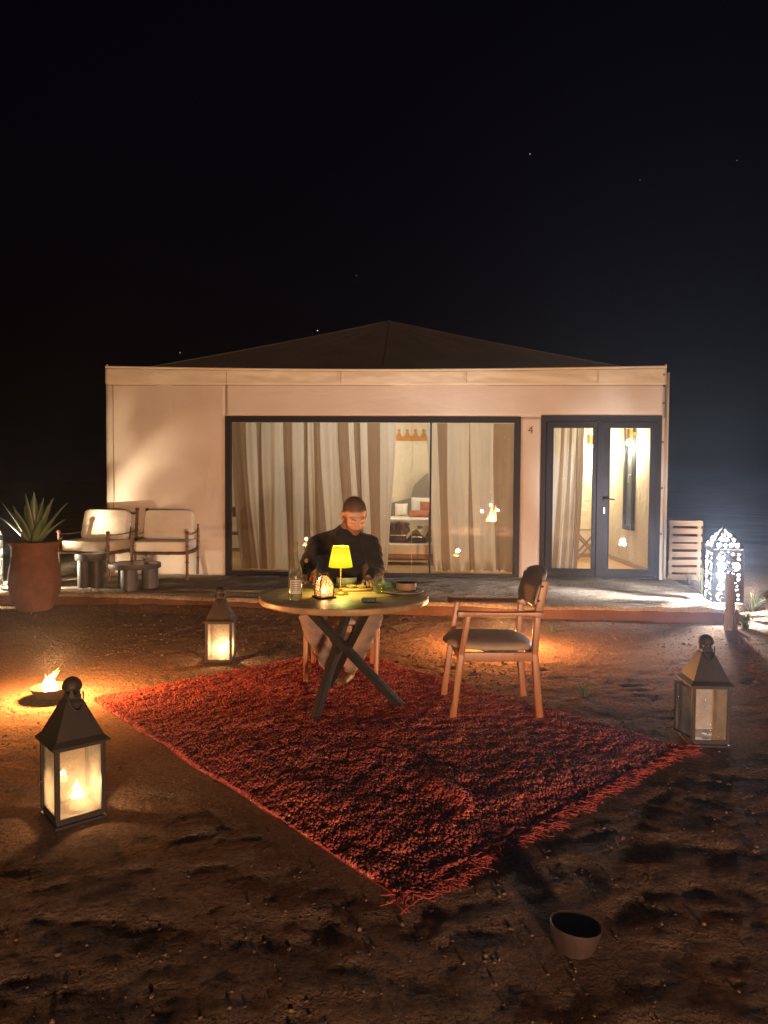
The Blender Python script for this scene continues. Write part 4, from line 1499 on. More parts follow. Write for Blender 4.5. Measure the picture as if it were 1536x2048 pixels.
def build_lantern(label, loc, rz, lit, group='pointed iron candle lanterns', door_open=0.0, power=6.0):
    t = thing('candle_lantern', label, 'lantern', loc, rz, group)
    w, hb, z0 = 0.098, 0.355, 0.03
    met = 'rustiron'
    # tray base
    b = MB()
    b.bb(-w - 0.012, w + 0.012, -w - 0.012, w + 0.012, 0.0, 0.014)
    b.bb(-w - 0.002, w + 0.002, -w - 0.002, w + 0.002, 0.014, z0)
    b.build('base', met, t, bevel=0.003)
    for sx in (-1, 1):
        for sy in (-1, 1):
            b = MB()
            b.bb(sx * w - 0.010, sx * w + 0.010, sy * w - 0.010, sy * w + 0.010, z0, hb)
            b.build('corner_post', met, t, bevel=0.002)
    for s in (-1, 1):
        MB().bb(-w + 0.010, w - 0.010, s * w - 0.007, s * w + 0.007, hb - 0.018, hb - 0.001).build('rail', met, t)
        MB().bb(s * w - 0.007, s * w + 0.007, -w + 0.010, w - 0.010, hb - 0.018, hb - 0.001).build('rail', met, t)
        MB().bb(-w + 0.010, w - 0.010, s * w - 0.0065, s * w + 0.0065, z0 + 0.001, z0 + 0.013).build('rail', met, t)
        MB().bb(s * w - 0.0065, s * w + 0.0065, -w + 0.010, w - 0.010, z0 + 0.001, z0 + 0.013).build('rail', met, t)
    # panes on three sides, the fourth is the hinged door on -x
    g0, g1 = z0 + 0.013, hb - 0.018
    i = w - 0.010
    MB().bb(-i, i, -w - 0.001, -w + 0.001, g0, g1).build('pane', 'lanternglass', t)
    MB().bb(-i, i, w - 0.001, w + 0.001, g0, g1).build('pane', 'lanternglass', t)
    MB().bb(w - 0.001, w + 0.001, -i, i, g0, g1).build('pane', 'lanternglass', t)
    b = MB()
    q = 0.009
    b.bb(-0.004, 0.004, 0, 2 * i, g0 - 0.004, g0 + q)
    b.bb(-0.004, 0.004, 0, 2 * i, g1 - q, g1 + 0.004)
    b.bb(-0.0038, 0.0038, 0, q, g0 + q, g1 - q)
    b.bb(-0.0038, 0.0038, 2 * i - q, 2 * i, g0 + q, g1 - q)
    d = b.build('door', met, t)
    d.location = (-w, -i, 0)
    d.rotation_euler = (0, 0, door_open)
    MB().bb(-0.001, 0.001, q, 2 * i - q, g0 + q, g1 - q).build('pane', 'lanternglass', d)
    MB().tube([(-0.002, 2 * i - 0.006, 0.16), (-0.02, 2 * i - 0.006, 0.16), (-0.022, 2 * i - 0.006, 0.145)], 0.003, 6).build('latch', met, d)
    # pyramid roof: flared eave, tall straight slopes
    e = w + 0.026
    prof = [(e, hb - 0.004), (e, hb + 0.004), (w + 0.004, hb + 0.026), (0.040, hb + 0.168), (0.030, hb + 0.182), (0.030, hb + 0.20)]
    vs, fs = [], []
    for r_, z in prof:
        vs += [(-r_, -r_, z), (r_, -r_, z), (r_, r_, z), (-r_, r_, z)]
    for k in range(len(prof) - 1):
        for j in range(4):
            fs.append((k * 4 + j, k * 4 + (j + 1) % 4, (k + 1) * 4 + (j + 1) % 4, (k + 1) * 4 + j))
    MB().add(vs, fs).build('roof', met, t, solid=0.002)
    # vented collar of triangular cut-outs under a domed cap
    b = MB()
    n = 8
    for k in range(n):
        a0 = 2 * math.pi * (k + 0.05) / n
        a1 = 2 * math.pi * (k + 0.95) / n
        am = (a0 + a1) / 2
        P = lambda a, z: (0.036 * math.cos(a), 0.036 * math.sin(a), z)
        zz = hb + 0.19
        b.add([P(a0, zz), P(a1, zz), P(am + 0.12, zz + 0.03), P(am - 0.12, zz + 0.03)], [(0, 1, 2, 3)])
    b.build('vent_collar', met, t, solid=0.002)
    b = MB()
    b.lathe([(0.036, hb + 0.218), (0.042, hb + 0.226), (0.043, hb + 0.236), (0.037, hb + 0.256), (0.024, hb + 0.270), (0.008, hb + 0.277), (0.001, hb + 0.278)], 24)
    b.build('cap', met, t, smooth=True)
    # carrying ring resting on the slope
    pts = []
    for k in range(15):
        a = math.pi * (k / 14) - math.pi / 2
        pts.append((0.0 + 0.034 * math.sin(a), -0.038 - 0.052 * math.cos(a) * 0.62, hb + 0.215 - 0.075 * math.cos(a)))
    MB().tube(pts, 0.0035, 6).build('ring', met, t, smooth='all')
    # candle: a thing standing inside
    if lit:
        c = thing('candle', 'lit candle inside the ' + lit, 'candle', (loc[0] + 0.02 * math.cos(rz), loc[1] + 0.02 * math.sin(rz), loc[2] + z0 + 0.001), 0, 'candles in the lanterns')
        MB().lathe([(0.001, 0), (0.034, 0), (0.034, 0.052), (0.031, 0.056), (0.022, 0.05), (0.001, 0.047)], 20).build('wax', 'wax', c, smooth=True)
        MB().tube([(0, 0, 0.046), (0.001, 0, 0.062)], 0.0015, 5).build('wick', 'blackiron', c)
        f = flame_mesh(0.075, 0.021, seed=len(label)).build('flame', 'flame', c, smooth='all')
        f.location = (0, 0, 0.055)
        lamp('candle_light', (0, 0, 0.10), power, (1.0, 0.62, 0.30), 0.011, c)
    else:
        c = thing('candle', 'burnt out candle stub on the floor of the right hand lantern', 'candle', (loc[0] + 0.02, loc[1], loc[2] + z0 + 0.001), 0)
        MB().lathe([(0.001, 0), (0.030, 0), (0.030, 0.014), (0.026, 0.017), (0.001, 0.012)], 20).build('wax', 'wax', c, smooth=True)
        MB().tube([(0, 0, 0.011), (0.003, 0, 0.03)], 0.0015, 5).build('wick', 'blackiron', c)
    return t
build_lantern('lit pointed iron lantern in the left foreground, nearest of all', (-1.385, 3.265, 0.0), R_(41), 'nearest lantern in the left foreground', power=5)
build_lantern('lit pointed iron lantern on the ground left of the table', (-1.355, 6.13, 0.0), R_(2), 'lantern on the ground left of the table', power=9)
build_lantern('unlit pointed iron lantern with open door beside the rug corner', (1.885, 4.29, 0.0), R_(-3), None, door_open=R_(15))

# ------------------------------------------------------------------ fire bowls
def fire_bowl(label, loc, r, h, lit, power=30, seed=1, tilt=(0, 0), fh=1.0):
    t = thing('fire_bowl', label, 'bowl', loc, 0, 'clay fire bowls')
    t.rotation_euler = (tilt[0], tilt[1], 0)
    prof = [(0.001, 0.0), (r * 0.48, 0.0), (r * 0.60, h * 0.18), (r * 0.88, h * 0.68), (r, h), (r * 0.985, h * 1.03), (r * 0.93, h), (r * 0.80, h * 0.62), (r * 0.5, h * 0.35), (0.001, h * 0.32)]
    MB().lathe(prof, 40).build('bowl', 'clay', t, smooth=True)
    b = MB()
    b.lathe([(0.001, h * 0.56), (r * 0.5, h * 0.58), (r * 0.80, h * 0.60)], 28)
    b.build('ash', 'ash', t, smooth=True)
    if lit:
        g = random.Random(seed)
        for k in range(8):
            f = flame_mesh(fh * g.choice((0.07, 0.10, 0.13, 0.17)), g.uniform(0.014, 0.027), seed=seed * 9 + k, wob=0.9, lean=g.uniform(-0.1, 0.5)).build('flame', 'fire', t, smooth='all')
            a = k * 2.4
            f.location = (r * 0.26 * math.cos(a) * (k > 0), r * 0.26 * math.sin(a) * (k > 0), h * 0.55)
        lamp('fire_light', (0.02, 0, h + 0.16 * fh), power, (1.0, 0.38, 0.10), 0.032, t)
    return t
fire_bowl('burning clay fire bowl on the ground at far left', (-2.29, 5.05, 0.0), 0.135, 0.085, True, 150, 2, fh=1.0)
fire_bowl('burning clay fire bowl hidden behind the empty armchair', (1.09, 6.75, 0.0), 0.135, 0.085, True, 210, 5, fh=0.6)
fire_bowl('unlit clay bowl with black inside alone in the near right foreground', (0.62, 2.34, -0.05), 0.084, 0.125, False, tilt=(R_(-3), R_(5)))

# large fire pit behind the viewer; the window mirrors it
def fire_pit():
    t = thing('fire_pit', 'wide iron fire dish on short legs mirrored in the window', 'fire pit', (2.44, -6.5, -0.27))
    MB().lathe([(0.001, 0.24), (0.2, 0.25), (0.36, 0.31), (0.43, 0.385), (0.425, 0.395), (0.35, 0.325), (0.2, 0.27), (0.001, 0.26)], 40).build('dish', 'rustiron', t, smooth=True)
    for k in range(3):
        a = k * 2.094 + 0.5
        MB().tube([(0.24 * math.cos(a), 0.24 * math.sin(a), 0.27), (0.36 * math.cos(a), 0.36 * math.sin(a), 0.0)], 0.016, 8).build('leg', 'rustiron', t, smooth=True)
    for k in range(5):
        a = k * 1.3
        MB().tube([(-0.2 * math.cos(a), -0.2 * math.sin(a), 0.30 + 0.015 * k), (0.2 * math.cos(a), 0.2 * math.sin(a), 0.33 + 0.015 * k)], 0.03, 8).build('log', 'ash', t, smooth=True)
    g = random.Random(4)
    for k in range(10):
        f = flame_mesh(g.uniform(0.25, 0.75), g.uniform(0.04, 0.08), seed=30 + k, wob=0.4, lean=0.1).build('flame', 'fire', t, smooth='all')
        f.location = (g.uniform(-.22, .22), g.uniform(-.2, .2), 0.33)
    for dx_, dz_ in ((-0.3, 0.75), (0.02, 1.0), (0.28, 0.8)):
        lamp('pit_light', (dx_, 0, dz_), 1600, (1.0, 0.61, 0.37), 0.02, t)
fire_pit()

# ------------------------------------------------------------------ pierced moon and star lanterns
def crescent(cx, cy_, r, a0):
    d, k = 0.44 * r, 0.76 * r
    # intersection angle of the two circles
    x = (r * r - k * k + d * d) / (2 * d)
    th = math.acos(max(-1, min(1, x / r)))
    ph = math.atan2(math.sqrt(max(0, r * r - x * x)), x - d)
    P = []
    n = 15
    for i in range(n):
        a = th + (2 * math.pi - 2 * th) * i / (n - 1)
        P.append((r * math.cos(a), r * math.sin(a)))
    m_ = 11
    for i in range(1, m_ - 1):
        a = -ph + (-(2 * math.pi - 2 * ph)) * i / (m_ - 1)
        P.append((d + k * math.cos(a), k * math.sin(a)))
    c, s = math.cos(a0), math.sin(a0)
    return [(cx + x * c - y * s, cy_ + x * s + y * c) for x, y in P]
def star(cx, cy_, r, a0):
    return [(cx + (r if i % 2 == 0 else r * 0.42) * math.cos(a0 + i * math.pi / 5 + math.pi / 2), cy_ + (r if i % 2 == 0 else r * 0.42) * math.sin(a0 + i * math.pi / 5 + math.pi / 2)) for i in range(10)]

def pierced_panel(outline, holes, fmap, thick=0.0025):
    """sheet with holes; fmap turns (x, z, depth) into 3-D"""
    loops = [outline] + holes
    tr = geometry.tessellate_polygon([[Vector((x, y, 0)) for x, y in l] for l in loops])
    flat = [p for l in loops for p in l]
    n = len(flat)
    b = MB()
    vs = [fmap(x, y, 0) for x, y in flat] + [fmap(x, y, thick) for x, y in flat]
    fs = [tuple(f) for f in tr] + [tuple(i + n for i in f[::-1]) for f in tr]
    o = 0
    for l in loops:
        k = len(l)
        for i in range(k):
            j = (i + 1) % k
            fs.append((o + i, o + j, o + j + n, o + i + n))
        o += k
    return b.add(vs, fs)

def moon_lantern(label, loc, rz, color, power, bulbmat, soft):
    t = thing('pierced_lantern', label, 'lantern', loc, rz, 'pierced moon and star floor lanterns')
    w, hb, hr = 0.165, 0.60, 0.25
    g = random.Random(5)
    body_holes = []
    rows = 5
    for j in range(rows):
        z = 0.07 + j * 0.114
        flip = j % 2
        for i in range(2):
            cx = (-0.078 if i == 0 else 0.078)
            big = (i + flip) % 2 == 0
            a = g.choice([0.4, 2.6, -0.6, 3.6]) + g.uniform(-.2, .2)
            if big or j in (1, 3):
                body_holes.append(crescent(cx, z, 0.048, a))
                body_holes.append(star(cx + 0.021 * math.cos(a), z + 0.021 * math.sin(a), 0.014, g.uniform(0, 1)))
            else:
                body_holes.append(star(cx - 0.030, z + 0.024, 0.023, 0.1))
                body_holes.append(star(cx + 0.034, z + 0.018, 0.022, 0.5))
                body_holes.append(star(cx + 0.034, z - 0.030, 0.021, 0.3))
        body_holes.append(star(0.0, z + 0.045, 0.012, 0.2 + j))
    outline = [(-w, 0.0), (w, 0.0), (w, hb), (-w, hb)]
    def rw(v):          # half width of the roof at height v (0..1)
        return w * (1 - v ** 1.6) * 0.97 + 0.004 + w * 0.03 * (1 - v)
    ro = [(rw(k / 10), k / 10 * hr) for k in range(11)]
    roof_outline = [(-x, z) for x, z in ro] + [(x, z) for x, z in ro[::-1]]
    roof_holes = []
    for z, xs_, r in ((0.045, (-0.098, -0.034, 0.034, 0.098), 0.029), (0.108, (-0.066, 0.0, 0.066), 0.028), (0.165, (-0.032, 0.034), 0.024), (0.207, (0.0,), 0.014)):
        for x in xs_:
            a = g.uniform(0, 6.28)
            roof_holes.append(crescent(x, z, r, a) if g.random() < 0.7 else star(x, z, r, a))
            if r > 0.02:
                roof_holes.append(star(x + 0.36 * r * math.cos(a), z + 0.36 * r * math.sin(a), 0.4 * r, a) if len(roof_holes[-1]) > 12 else star(x, z - r - 0.006, 0.007, 0))
    for k in range(4):
        a = k * math.pi / 2
        c, s = math.cos(a), math.sin(a)
        def fm(x, z, d):
            X, Y = x, -w + d
            return (X * c - Y * s, X * s + Y * c, z + 0.02)
        pierced_panel(outline, body_holes, fm).build('pierced_panel', 'lanternmetal', t)
        def fr(x, z, d):
            X, Y = x * 0.995, -rw(min(1, z / hr)) + d
            return (X * c - Y * s, X * s + Y * c, z + 0.022 + hb)
        pierced_panel(roof_outline, roof_holes, fr).build('roof_panel', 'lanternmetal', t)
        MB().bb(w * 1.0 - 0.006, w + 0.006, w - 0.006, w + 0.006, 0.0, hb + 0.02).build('corner_strip', 'lanternmetal', t).rotation_euler = (0, 0, a)
    MB().bb(-w, w, -w, w, 0.0, 0.012).build('base', 'lanternmetal', t)
    MB().lathe([(0.02, 0.0), (0.012, 0.02), (0.016, 0.032), (0.001, 0.055)], 12, (0, 0, hb + hr + 0.005)).build('finial', 'lanternmetal', t, smooth=True)
    b = MB()
    b.ball((0, 0, 0.36), (0.045, 0.045, 0.055), 14, 10)
    b.build('bulb', bulbmat, t, smooth='all')
    MB().tube([(0, 0, 0.012), (0, 0, 0.305)], 0.014, 8).build('bulb_holder', 'blackiron', t, smooth=True)
    lamp('lantern_light', (0, 0, 0.36), power, color, soft, t)
    return t
moon_lantern('tall pierced moon and star lantern glowing white at the right terrace corner', (3.90, 8.46, 0.16), R_(-8), (0.94, 0.94, 1.0), 1900, 'led', 0.055)
moon_lantern('pierced moon and star lantern half hidden behind the plant pot', (-5.02, 9.32, 0.16), R_(20), (1.0, 0.82, 0.58), 620, 'ledwarm', 0.022)

# ------------------------------------------------------------------ pot and agave
def pot_and_agave():
    p = thing('plant_pot', 'big weathered terracotta urn at the left end of the terrace', 'pot', (-4.08, 8.62, 0.0))
    prof = [(0.001, 0.0), (0.185, 0.0), (0.20, 0.03), (0.235, 0.12), (0.272, 0.23), (0.285, 0.33), (0.280, 0.44), (0.262, 0.58), (0.252, 0.68), (0.258, 0.74), (0.285, 0.775), (0.292, 0.79), (0.285, 0.80), (0.25, 0.79), (0.24, 0.72), (0.001, 0.70)]
    b = MB().lathe(prof, 48)
    # swirled hand-built lumps
    vs = []
    for x, y, z in b.v:
        r = math.hypot(x, y)
        a = math.atan2(y, x)
        k = 1 + 0.022 * math.sin(a * 2 + z * 5) + 0.018 * (float(fbm(np.array(a * 2.5 + 9), np.array(z * 8), 3)) - 0.5) * 2
        vs.append((x * k, y * k, z))
    b.v = vs
    b.build('urn', 'terracotta', p, smooth=True)
    MB().lathe([(0.001, 0.745), (0.24, 0.74)], 24).build('soil', 'ash', p)
    # dry twig at the rim
    a = thing('agave', 'grey green agave with upright pointed leaves in the urn', 'plant', (-4.08, 8.62, 0.742))
    # (azimuth seen from the camera, lean, length, width)
    leaves = [(-75, 30, .60, .055), (-60, 46, .50, .06), (-15, 8, .62, .05), (25, 5, .64, .062), (70, 10, .58, .048), (80, 24, .62, .055), (95, 33, .63, .048), (75, 38, .52, .05),
              (110, 44, .46, .05), (190, 22, .55, .055), (230, 30, .55, .05), (-110, 30, .55, .055), (-40, 24, .48, .055), (150, 18, .52, .05), (45, 36, .40, .05)]
    for i, (az, ln, L_, w) in enumerate(leaves):
        b = MB()
        rows = []
        n = 14
        lz = R_(ln)
        for j in range(n + 1):
            f = j / n
            ww = w * (0.75 + 0.5 * math.sin(min(1, f * 1.5) * math.pi * 0.6)) * (1 - f ** 2.2) + 0.002
            bend = lz * (0.75 + 0.5 * f) + 0.05 * math.sin(i * 3 + f * 3)
            if j == 0:
                cx, cz = 0.02, 0.0
            else:
                cx += L_ / n * math.sin(bend)
                cz += L_ / n * math.cos(bend)
            nx_, nz_ = math.cos(bend), -math.sin(bend)
            th = 0.016 * (1 - f) + 0.002
            row = []
            for u in (-1, -0.55, 0, 0.55, 1):
                cup = (u * u) * ww * 0.42
                row.append((cx - nx_ * (cup - ww * .2), u * ww, cz - nz_ * (cup - ww * .2)))
            for u in (0.8, 0, -0.8):
                cup = (u * u) * ww * 0.42
                row.append((cx - nx_ * (cup - ww * .2) + nx_ * th, u * ww * 0.9, cz - nz_ * (cup - ww * .2) + nz_ * th))
            row.append(row[0])
            rows.append(row)
        b.sheet(rows)
        o = b.build('leaf', 'agave', a, smooth='all', merge=True)
        o.rotation_euler = (0, 0, R_(az - 90 + random.uniform(-5, 5)) + R_(0))
    MB().tube([(0.20, 0.0, 0.0), (0.26, 0.03, 0.06), (0.31, 0.02, 0.09), (0.33, -0.01, 0.12)], [0.008, 0.007, 0.012, 0.004], 6).build('dry_stem', 'terracotta', a)
pot_and_agave()

# ------------------------------------------------------------------ terrace lounge chairs
def bead_post(b, x, y, z1, r=0.020, tilt=0.0, beads=()):
    b.tube([(x, y, 0.0), (x, y + tilt, z1)], r, 10)
    for z in beads:
        f = z / z1
        b.tube([(x, y + tilt * f, z - 0.010), (x, y + tilt * f, z - 0.004), (x, y + tilt * f, z + 0.004), (x, y + tilt * f, z + 0.010)], [r, r * 1.45, r * 1.45, r], 10)
    b.tube([(x, y + tilt, z1 - 0.012), (x, y + tilt, z1), (x, y + tilt, z1 + 0.016), (x, y + tilt, z1 + 0.03)], [r, r * 1.5, r * 1.4, r * 0.7], 10)

def lounge_chair():
    c = thing('lounge_chair', 'x', 'chair', group='lounge chairs on the terrace')
    W2, D = 0.375, 0.70
    for s in (-1, 1):
        b = MB()
        bead_post(b, s * W2, -D / 2, 0.64, beads=(0.24, 0.375, 0.455))
        b.build('front_post', 'brownmetal', c, smooth=True)
        b = MB()
        bead_post(b, s * W2, D / 2 - 0.05, 0.93, tilt=0.10, beads=(0.24, 0.40, 0.47, 0.55, 0.64, 0.72))
        b.build('rear_post', 'brownmetal', c, smooth=True)
        # taut strap arm
        MB().tube([(s * W2, -D / 2, 0.615), (s * W2, 0.0, 0.607), (s * W2, D / 2 + 0.02, 0.625)], 0.007, 6).build('arm_strap', 'rope', c, smooth=True)
        # rope-wrapped side rail
        b = MB()
        b.tube([(s * W2, -D / 2, 0.36), (s * W2, D / 2 - 0.02, 0.36)], 0.016, 8)
        for k in range(5):
            y = -D / 2 + 0.3 + k * 0.075
            b.ball((s * W2, y, 0.36), (0.022, 0.028, 0.024), 8, 6)
        b.build('side_rail', 'brownmetal', c, smooth=True)
    b = MB()
    b.tube([(-W2, -D / 2, 0.36), (W2, -D / 2, 0.36)], 0.016, 8)
    for x in (-0.09, 0.12):
        b.tube([(x - 0.012, -D / 2, 0.36), (x - 0.005, -D / 2, 0.36), (x + 0.005, -D / 2, 0.36), (x + 0.012, -D / 2, 0.36)], [0.016, 0.024, 0.024, 0.016], 8)
    b.build('front_rail', 'brownmetal', c, smooth=True)
    MB().tube([(-W2, D / 2 - 0.01, 0.36), (W2, D / 2 - 0.01, 0.36)], 0.016, 8).build('rear_rail', 'brownmetal', c, smooth=True)
    MB().tube([(-W2, D / 2 + 0.045, 0.88), (W2, D / 2 + 0.045, 0.88)], 0.013, 8).build('back_rail', 'brownmetal', c, smooth=True)
    for k in range(6):
        y = -D / 2 + 0.08 + k * 0.11
        MB().bb(-W2 + 0.01, W2 - 0.01, y - 0.015, y + 0.015, 0.370, 0.378).build('seat_slat', 'brownmetal', c)
    b = MB()
    soft_box(b, (0, -0.01, 0.455), (0.735, 0.70, 0.15), 0.22, 10)
    b.build('seat_cushion', 'cushion', c, smooth='all')
    b = MB()
    soft_box(b, (0, 0.20, 0.715), (0.70, 0.15, 0.44), 0.24, 10, rot=Matrix.Rotation(R_(-15), 3, 'X'))
    b.build('back_cushion', 'cushion', c, smooth='all')
    return c
lc = lounge_chair()
tag(lc, 'cream cushioned lounge chair nearest the terracotta urn')
lc.location = (-4.03, 10.42, 0.16)
lc.rotation_euler = (0, 0, R_(-12))
l2 = copy_tree(lc)
tag(l2, 'cream cushioned lounge chair nearest the window')
l2.location = (-3.08, 10.44, 0.16)
l2.rotation_euler = (0, 0, R_(2))

# round side tables on pillar legs
def side_table(label, loc, r, h, rim, legs, rz):
    t = thing('side_table', label, 'table', loc, rz, 'dark round side tables')
    MB().lathe([(0.001, h - rim), (r - 0.004, h - rim), (r, h - rim + 0.005), (r, h - 0.003), (r - 0.003, h), (r - 0.012, h), (r - 0.014, h - 0.008), (0.001, h - 0.008)], 48).build('table_top', 'slate', t, smooth=True)
    MB().lathe([(0.001, h - 0.0075), (r - 0.016, h - 0.0075), (r - 0.017, h - 0.004), (0.001, h - 0.004)], 48).build('inlay', 'stonetop', t, smooth=True)
    for a, rr, k in legs:
        x, y = rr * math.cos(R_(a)), rr * math.sin(R_(a))
        MB().lathe([(0.001, 0), (k, 0), (k, h - rim), (0.001, h - rim)], 28, (x, y, 0)).build('leg', 'slate', t, smooth=True)
    return t
side_table('tall narrow dark side table between lounge chair and urn', (-3.73, 9.40, 0.16), 0.195, 0.43, 0.085, [(-150, .085, .082), (-30, .085, .082), (90, .085, .082)], R_(10))
side_table('low wide dark side table with a metal pot on it', (-3.12, 9.25, 0.16), 0.315, 0.325, 0.06, [(-100, .175, .10), (20, .18, .10), (140, .18, .10)], R_(5))
o = thing('sugar_pot', 'small polished metal lidded pot on the low side table', 'pot', (-2.98, 9.28, 0.16 + 0.322))
MB().lathe([(0.001, 0), (0.03, 0), (0.032, 0.006), (0.05, 0.025), (0.052, 0.04), (0.042, 0.052), (0.001, 0.052)], 24).build('body', 'chrome', o, smooth=True)
MB().lathe([(0.044, 0.053), (0.036, 0.066), (0.012, 0.072), (0.008, 0.078), (0.012, 0.086), (0.001, 0.092)], 24).build('lid', 'chrome', o, smooth=True)

# ------------------------------------------------------------------ things on the dining table
def on_table(px, py):
    return (px, py, ZT)

def table_things():
    # water bottle
    t = thing('water_bottle', 'tall clear glass water bottle at the left edge of the table', 'bottle', on_table(-0.562, 4.70))
    MB().lathe([(0.001, 0.0), (0.040, 0.0), (0.044, 0.008), (0.044, 0.165), (0.040, 0.195), (0.024, 0.255), (0.0165, 0.30), (0.0155, 0.345), (0.0185, 0.348), (0.0185, 0.365), (0.0165, 0.37)], 32).build('glass', 'bottleglass', t, smooth=True)
    MB().lathe([(0.001, 0.006), (0.0405, 0.006), (0.0405, 0.135), (0.001, 0.135)], 32).build('water', 'water', t, smooth=True)
    b = MB()
    n = 14
    rows = [[(0.0448 * math.cos(a), 0.0448 * math.sin(a), z) for a in [R_(-130 + 95 * i / n) for i in range(n + 1)]] for z in (0.045, 0.135)]
    b.sheet(rows)
    b.build('label', 'paperlabel', t, smooth='all')
    # printed lines on the label
    for z in (0.118, 0.104, 0.092, 0.080, 0.068):
        MB().sheet([[(0.0452 * math.cos(a), 0.0452 * math.sin(a), zz) for a in [R_(-122 + 78 * i / 8) for i in range(9)]] for zz in (z, z + 0.004)]).build('print_line', 'steel', t)
    # small pierced candle lantern
    t = thing('table_lantern', 'small domed openwork candle lantern on the table', 'lantern', on_table(-0.388, 4.81), R_(28))
    w, h = 0.050, 0.145
    MB().bb(-w - 0.012, w + 0.012, -w - 0.012, w + 0.012, 0.0, 0.012).build('base', 'blackiron', t, bevel=0.003)
    def hw(z):
        f = min(1, max(0, z / h))
        return w * (0.92 + 0.22 * f) * (1 - 0.97 * f ** 3.2)
    for k in range(4):
        a = k * math.pi / 2
        c, s = math.cos(a), math.sin(a)
        def fp(x, z, d=0.0):
            X, Y = x, -hw(z) - d
            return (X * c - Y * s, X * s + Y * c, z + 0.012)
        lat = MB()
        for q in range(-6, 7):
            for sg in (-1, 1):
                pts = []
                for i in range(25):
                    z = h * 0.97 * i / 24
                    x = q * 0.022 + sg * (z - 0.03) * 0.62
                    if abs(x) < hw(z) - 0.002:
                        pts.append(fp(x, z))
                if len(pts) > 2:
                    lat.tube(pts, 0.0016, 4)
        for j in range(6):
            z = 0.018 + j * 0.0178
            for q in range(-3, 4):
                x = q * 0.022 + (0.011 if j % 2 else 0)
                if abs(x) < hw(z) - 0.008:
                    lat.ball(fp(x, z, 0.0005), 0.0032, 6, 4)
        lt = lat.build('lattice', 'rustiron', t)
        lt['kind'] = 'stuff'
        pts = [(hw(h * i / 14) * (c + s) * 1.0, hw(h * i / 14) * (s - c), 0.012 + h * i / 14) for i in range(15)]
        MB().tube(pts, 0.0035, 6).build('rib', 'blackiron', t, smooth='all')
        # frosted inner glass seen through the diamonds
        rows = []
        for i in range(12):
            z = (h - 0.012) * i / 11
            x = hw(z) * 0.93
            rows.append([((u * x) * c - (-x) * s, (u * x) * s + (-x) * c, z + 0.013) for u in (-1, -0.33, 0.33, 1)])
        MB().sheet(rows).build('frosted_glass', 'frost', t, smooth='all')
    c = thing('candle', 'lit tealight inside the small table lantern', 'candle', (-0.388, 4.81, ZT + 0.013), 0)
    MB().lathe([(0.001, 0), (0.019, 0), (0.019, 0.016), (0.001, 0.015)], 18).build('wax', 'wax', c, smooth=True)
    f = flame_mesh(0.055, 0.013, seed=77).build('flame', 'flame', c, smooth='all')
    f.location = (0, 0, 0.016)
    lamp('candle_light', (0, 0, 0.045), 1.3, (1.0, 0.55, 0.24), 0.014, c)
    # table lamp
    t = thing('table_lamp', 'glowing table lamp with pleated yellow shade', 'lamp', on_table(-0.290, 4.97))
    MB().lathe([(0.001, 0), (0.052, 0), (0.054, 0.004), (0.054, 0.014), (0.050, 0.018), (0.012, 0.020), (0.009, 0.03), (0.001, 0.03)], 32).build('base', 'brass', t, smooth=True)
    MB().tube([(0, 0, 0.02), (0, 0, 0.10), (0, 0, 0.26)], [0.0055, 0.0062, 0.009], 12).build('stem', 'brass', t, smooth=True)
    b = MB()
    n = 144
    rows = []
    for z, r in ((0.186, 0.078), (0.20, 0.0765), (0.26, 0.065), (0.315, 0.0545), (0.325, 0.053)):
        rows.append([((r + 0.0022 * math.sin(40 * 2 * math.pi * i / n)) * math.cos(2 * math.pi * i / n), (r + 0.0022 * math.sin(40 * 2 * math.pi * i / n)) * math.sin(2 * math.pi * i / n), z) for i in range(n + 1)])
    b.sheet(rows)
    sh = b.build('lamp_shade', 'shade', t, smooth='all', merge=True)
    for r, z in ((0.0555, 0.324), (0.0795, 0.186)):
        MB().tube([(r * math.cos(2 * math.pi * i / 48), r * math.sin(2 * math.pi * i / 48), z) for i in range(49)], 0.0022, 6).build('shade_ring', 'brass' if z > 0.3 else 'shade', sh, smooth='all')
    MB().lathe([(0.001, 0.317), (0.05, 0.317)], 24).build('diffuser', 'shade_in', t)
    lamp('lamp_light', (0, 0, 0.235), 17, (1.0, 0.93, 0.26), 0.03, t)
    # place setting of the man: plate, bowl
    def plate(label, loc, r, mat):
        t = thing('plate', label, 'plate', loc, 0, 'plates on the table')
        MB().lathe([(0.001, 0.0), (r * 0.6, 0.0), (r * 0.72, 0.004), (r, 0.017), (r * 0.995, 0.021), (r * 0.72, 0.009), (r * 0.6, 0.006), (0.001, 0.006)], 48).build('dish', mat, t, smooth=True)
        MB().lathe([(r * 0.992, 0.0165), (r * 1.004, 0.018), (r * 1.004, 0.0205), (r * 0.99, 0.0225), (r * 0.955, 0.0205)], 48).build('rim', 'platerim', t, smooth=True)
        return t
    def bowl(label, loc, r, h, mo, mi_):
        t = thing('bowl', label, 'bowl', loc, 0, 'bowls on the table')
        MB().lathe([(0.001, 0.0), (r * 0.72, 0.0), (r * 0.86, 0.006), (r * 0.98, h * 0.35), (r, h)], 40).build('outside', mo, t, smooth=True)
        MB().lathe([(r, h), (r * 0.96, h + 0.002), (r * 0.93, h * 0.5), (r * 0.75, 0.012), (0.001, 0.010)], 40).build('inside', mi_, t, smooth=True)
        return t
    plate('sage plate under the bowl before the man', on_table(-0.245, 5.345), 0.125, 'ceramic')
    bowl('sage green bowl on the plate before the man', (-0.27, 5.345, ZT + 0.0075), 0.076, 0.062, 'ceramic', 'bowlin')
    plate('pale dark rimmed plate at the right side of the table', on_table(0.135, 5.03), 0.140, 'plate')
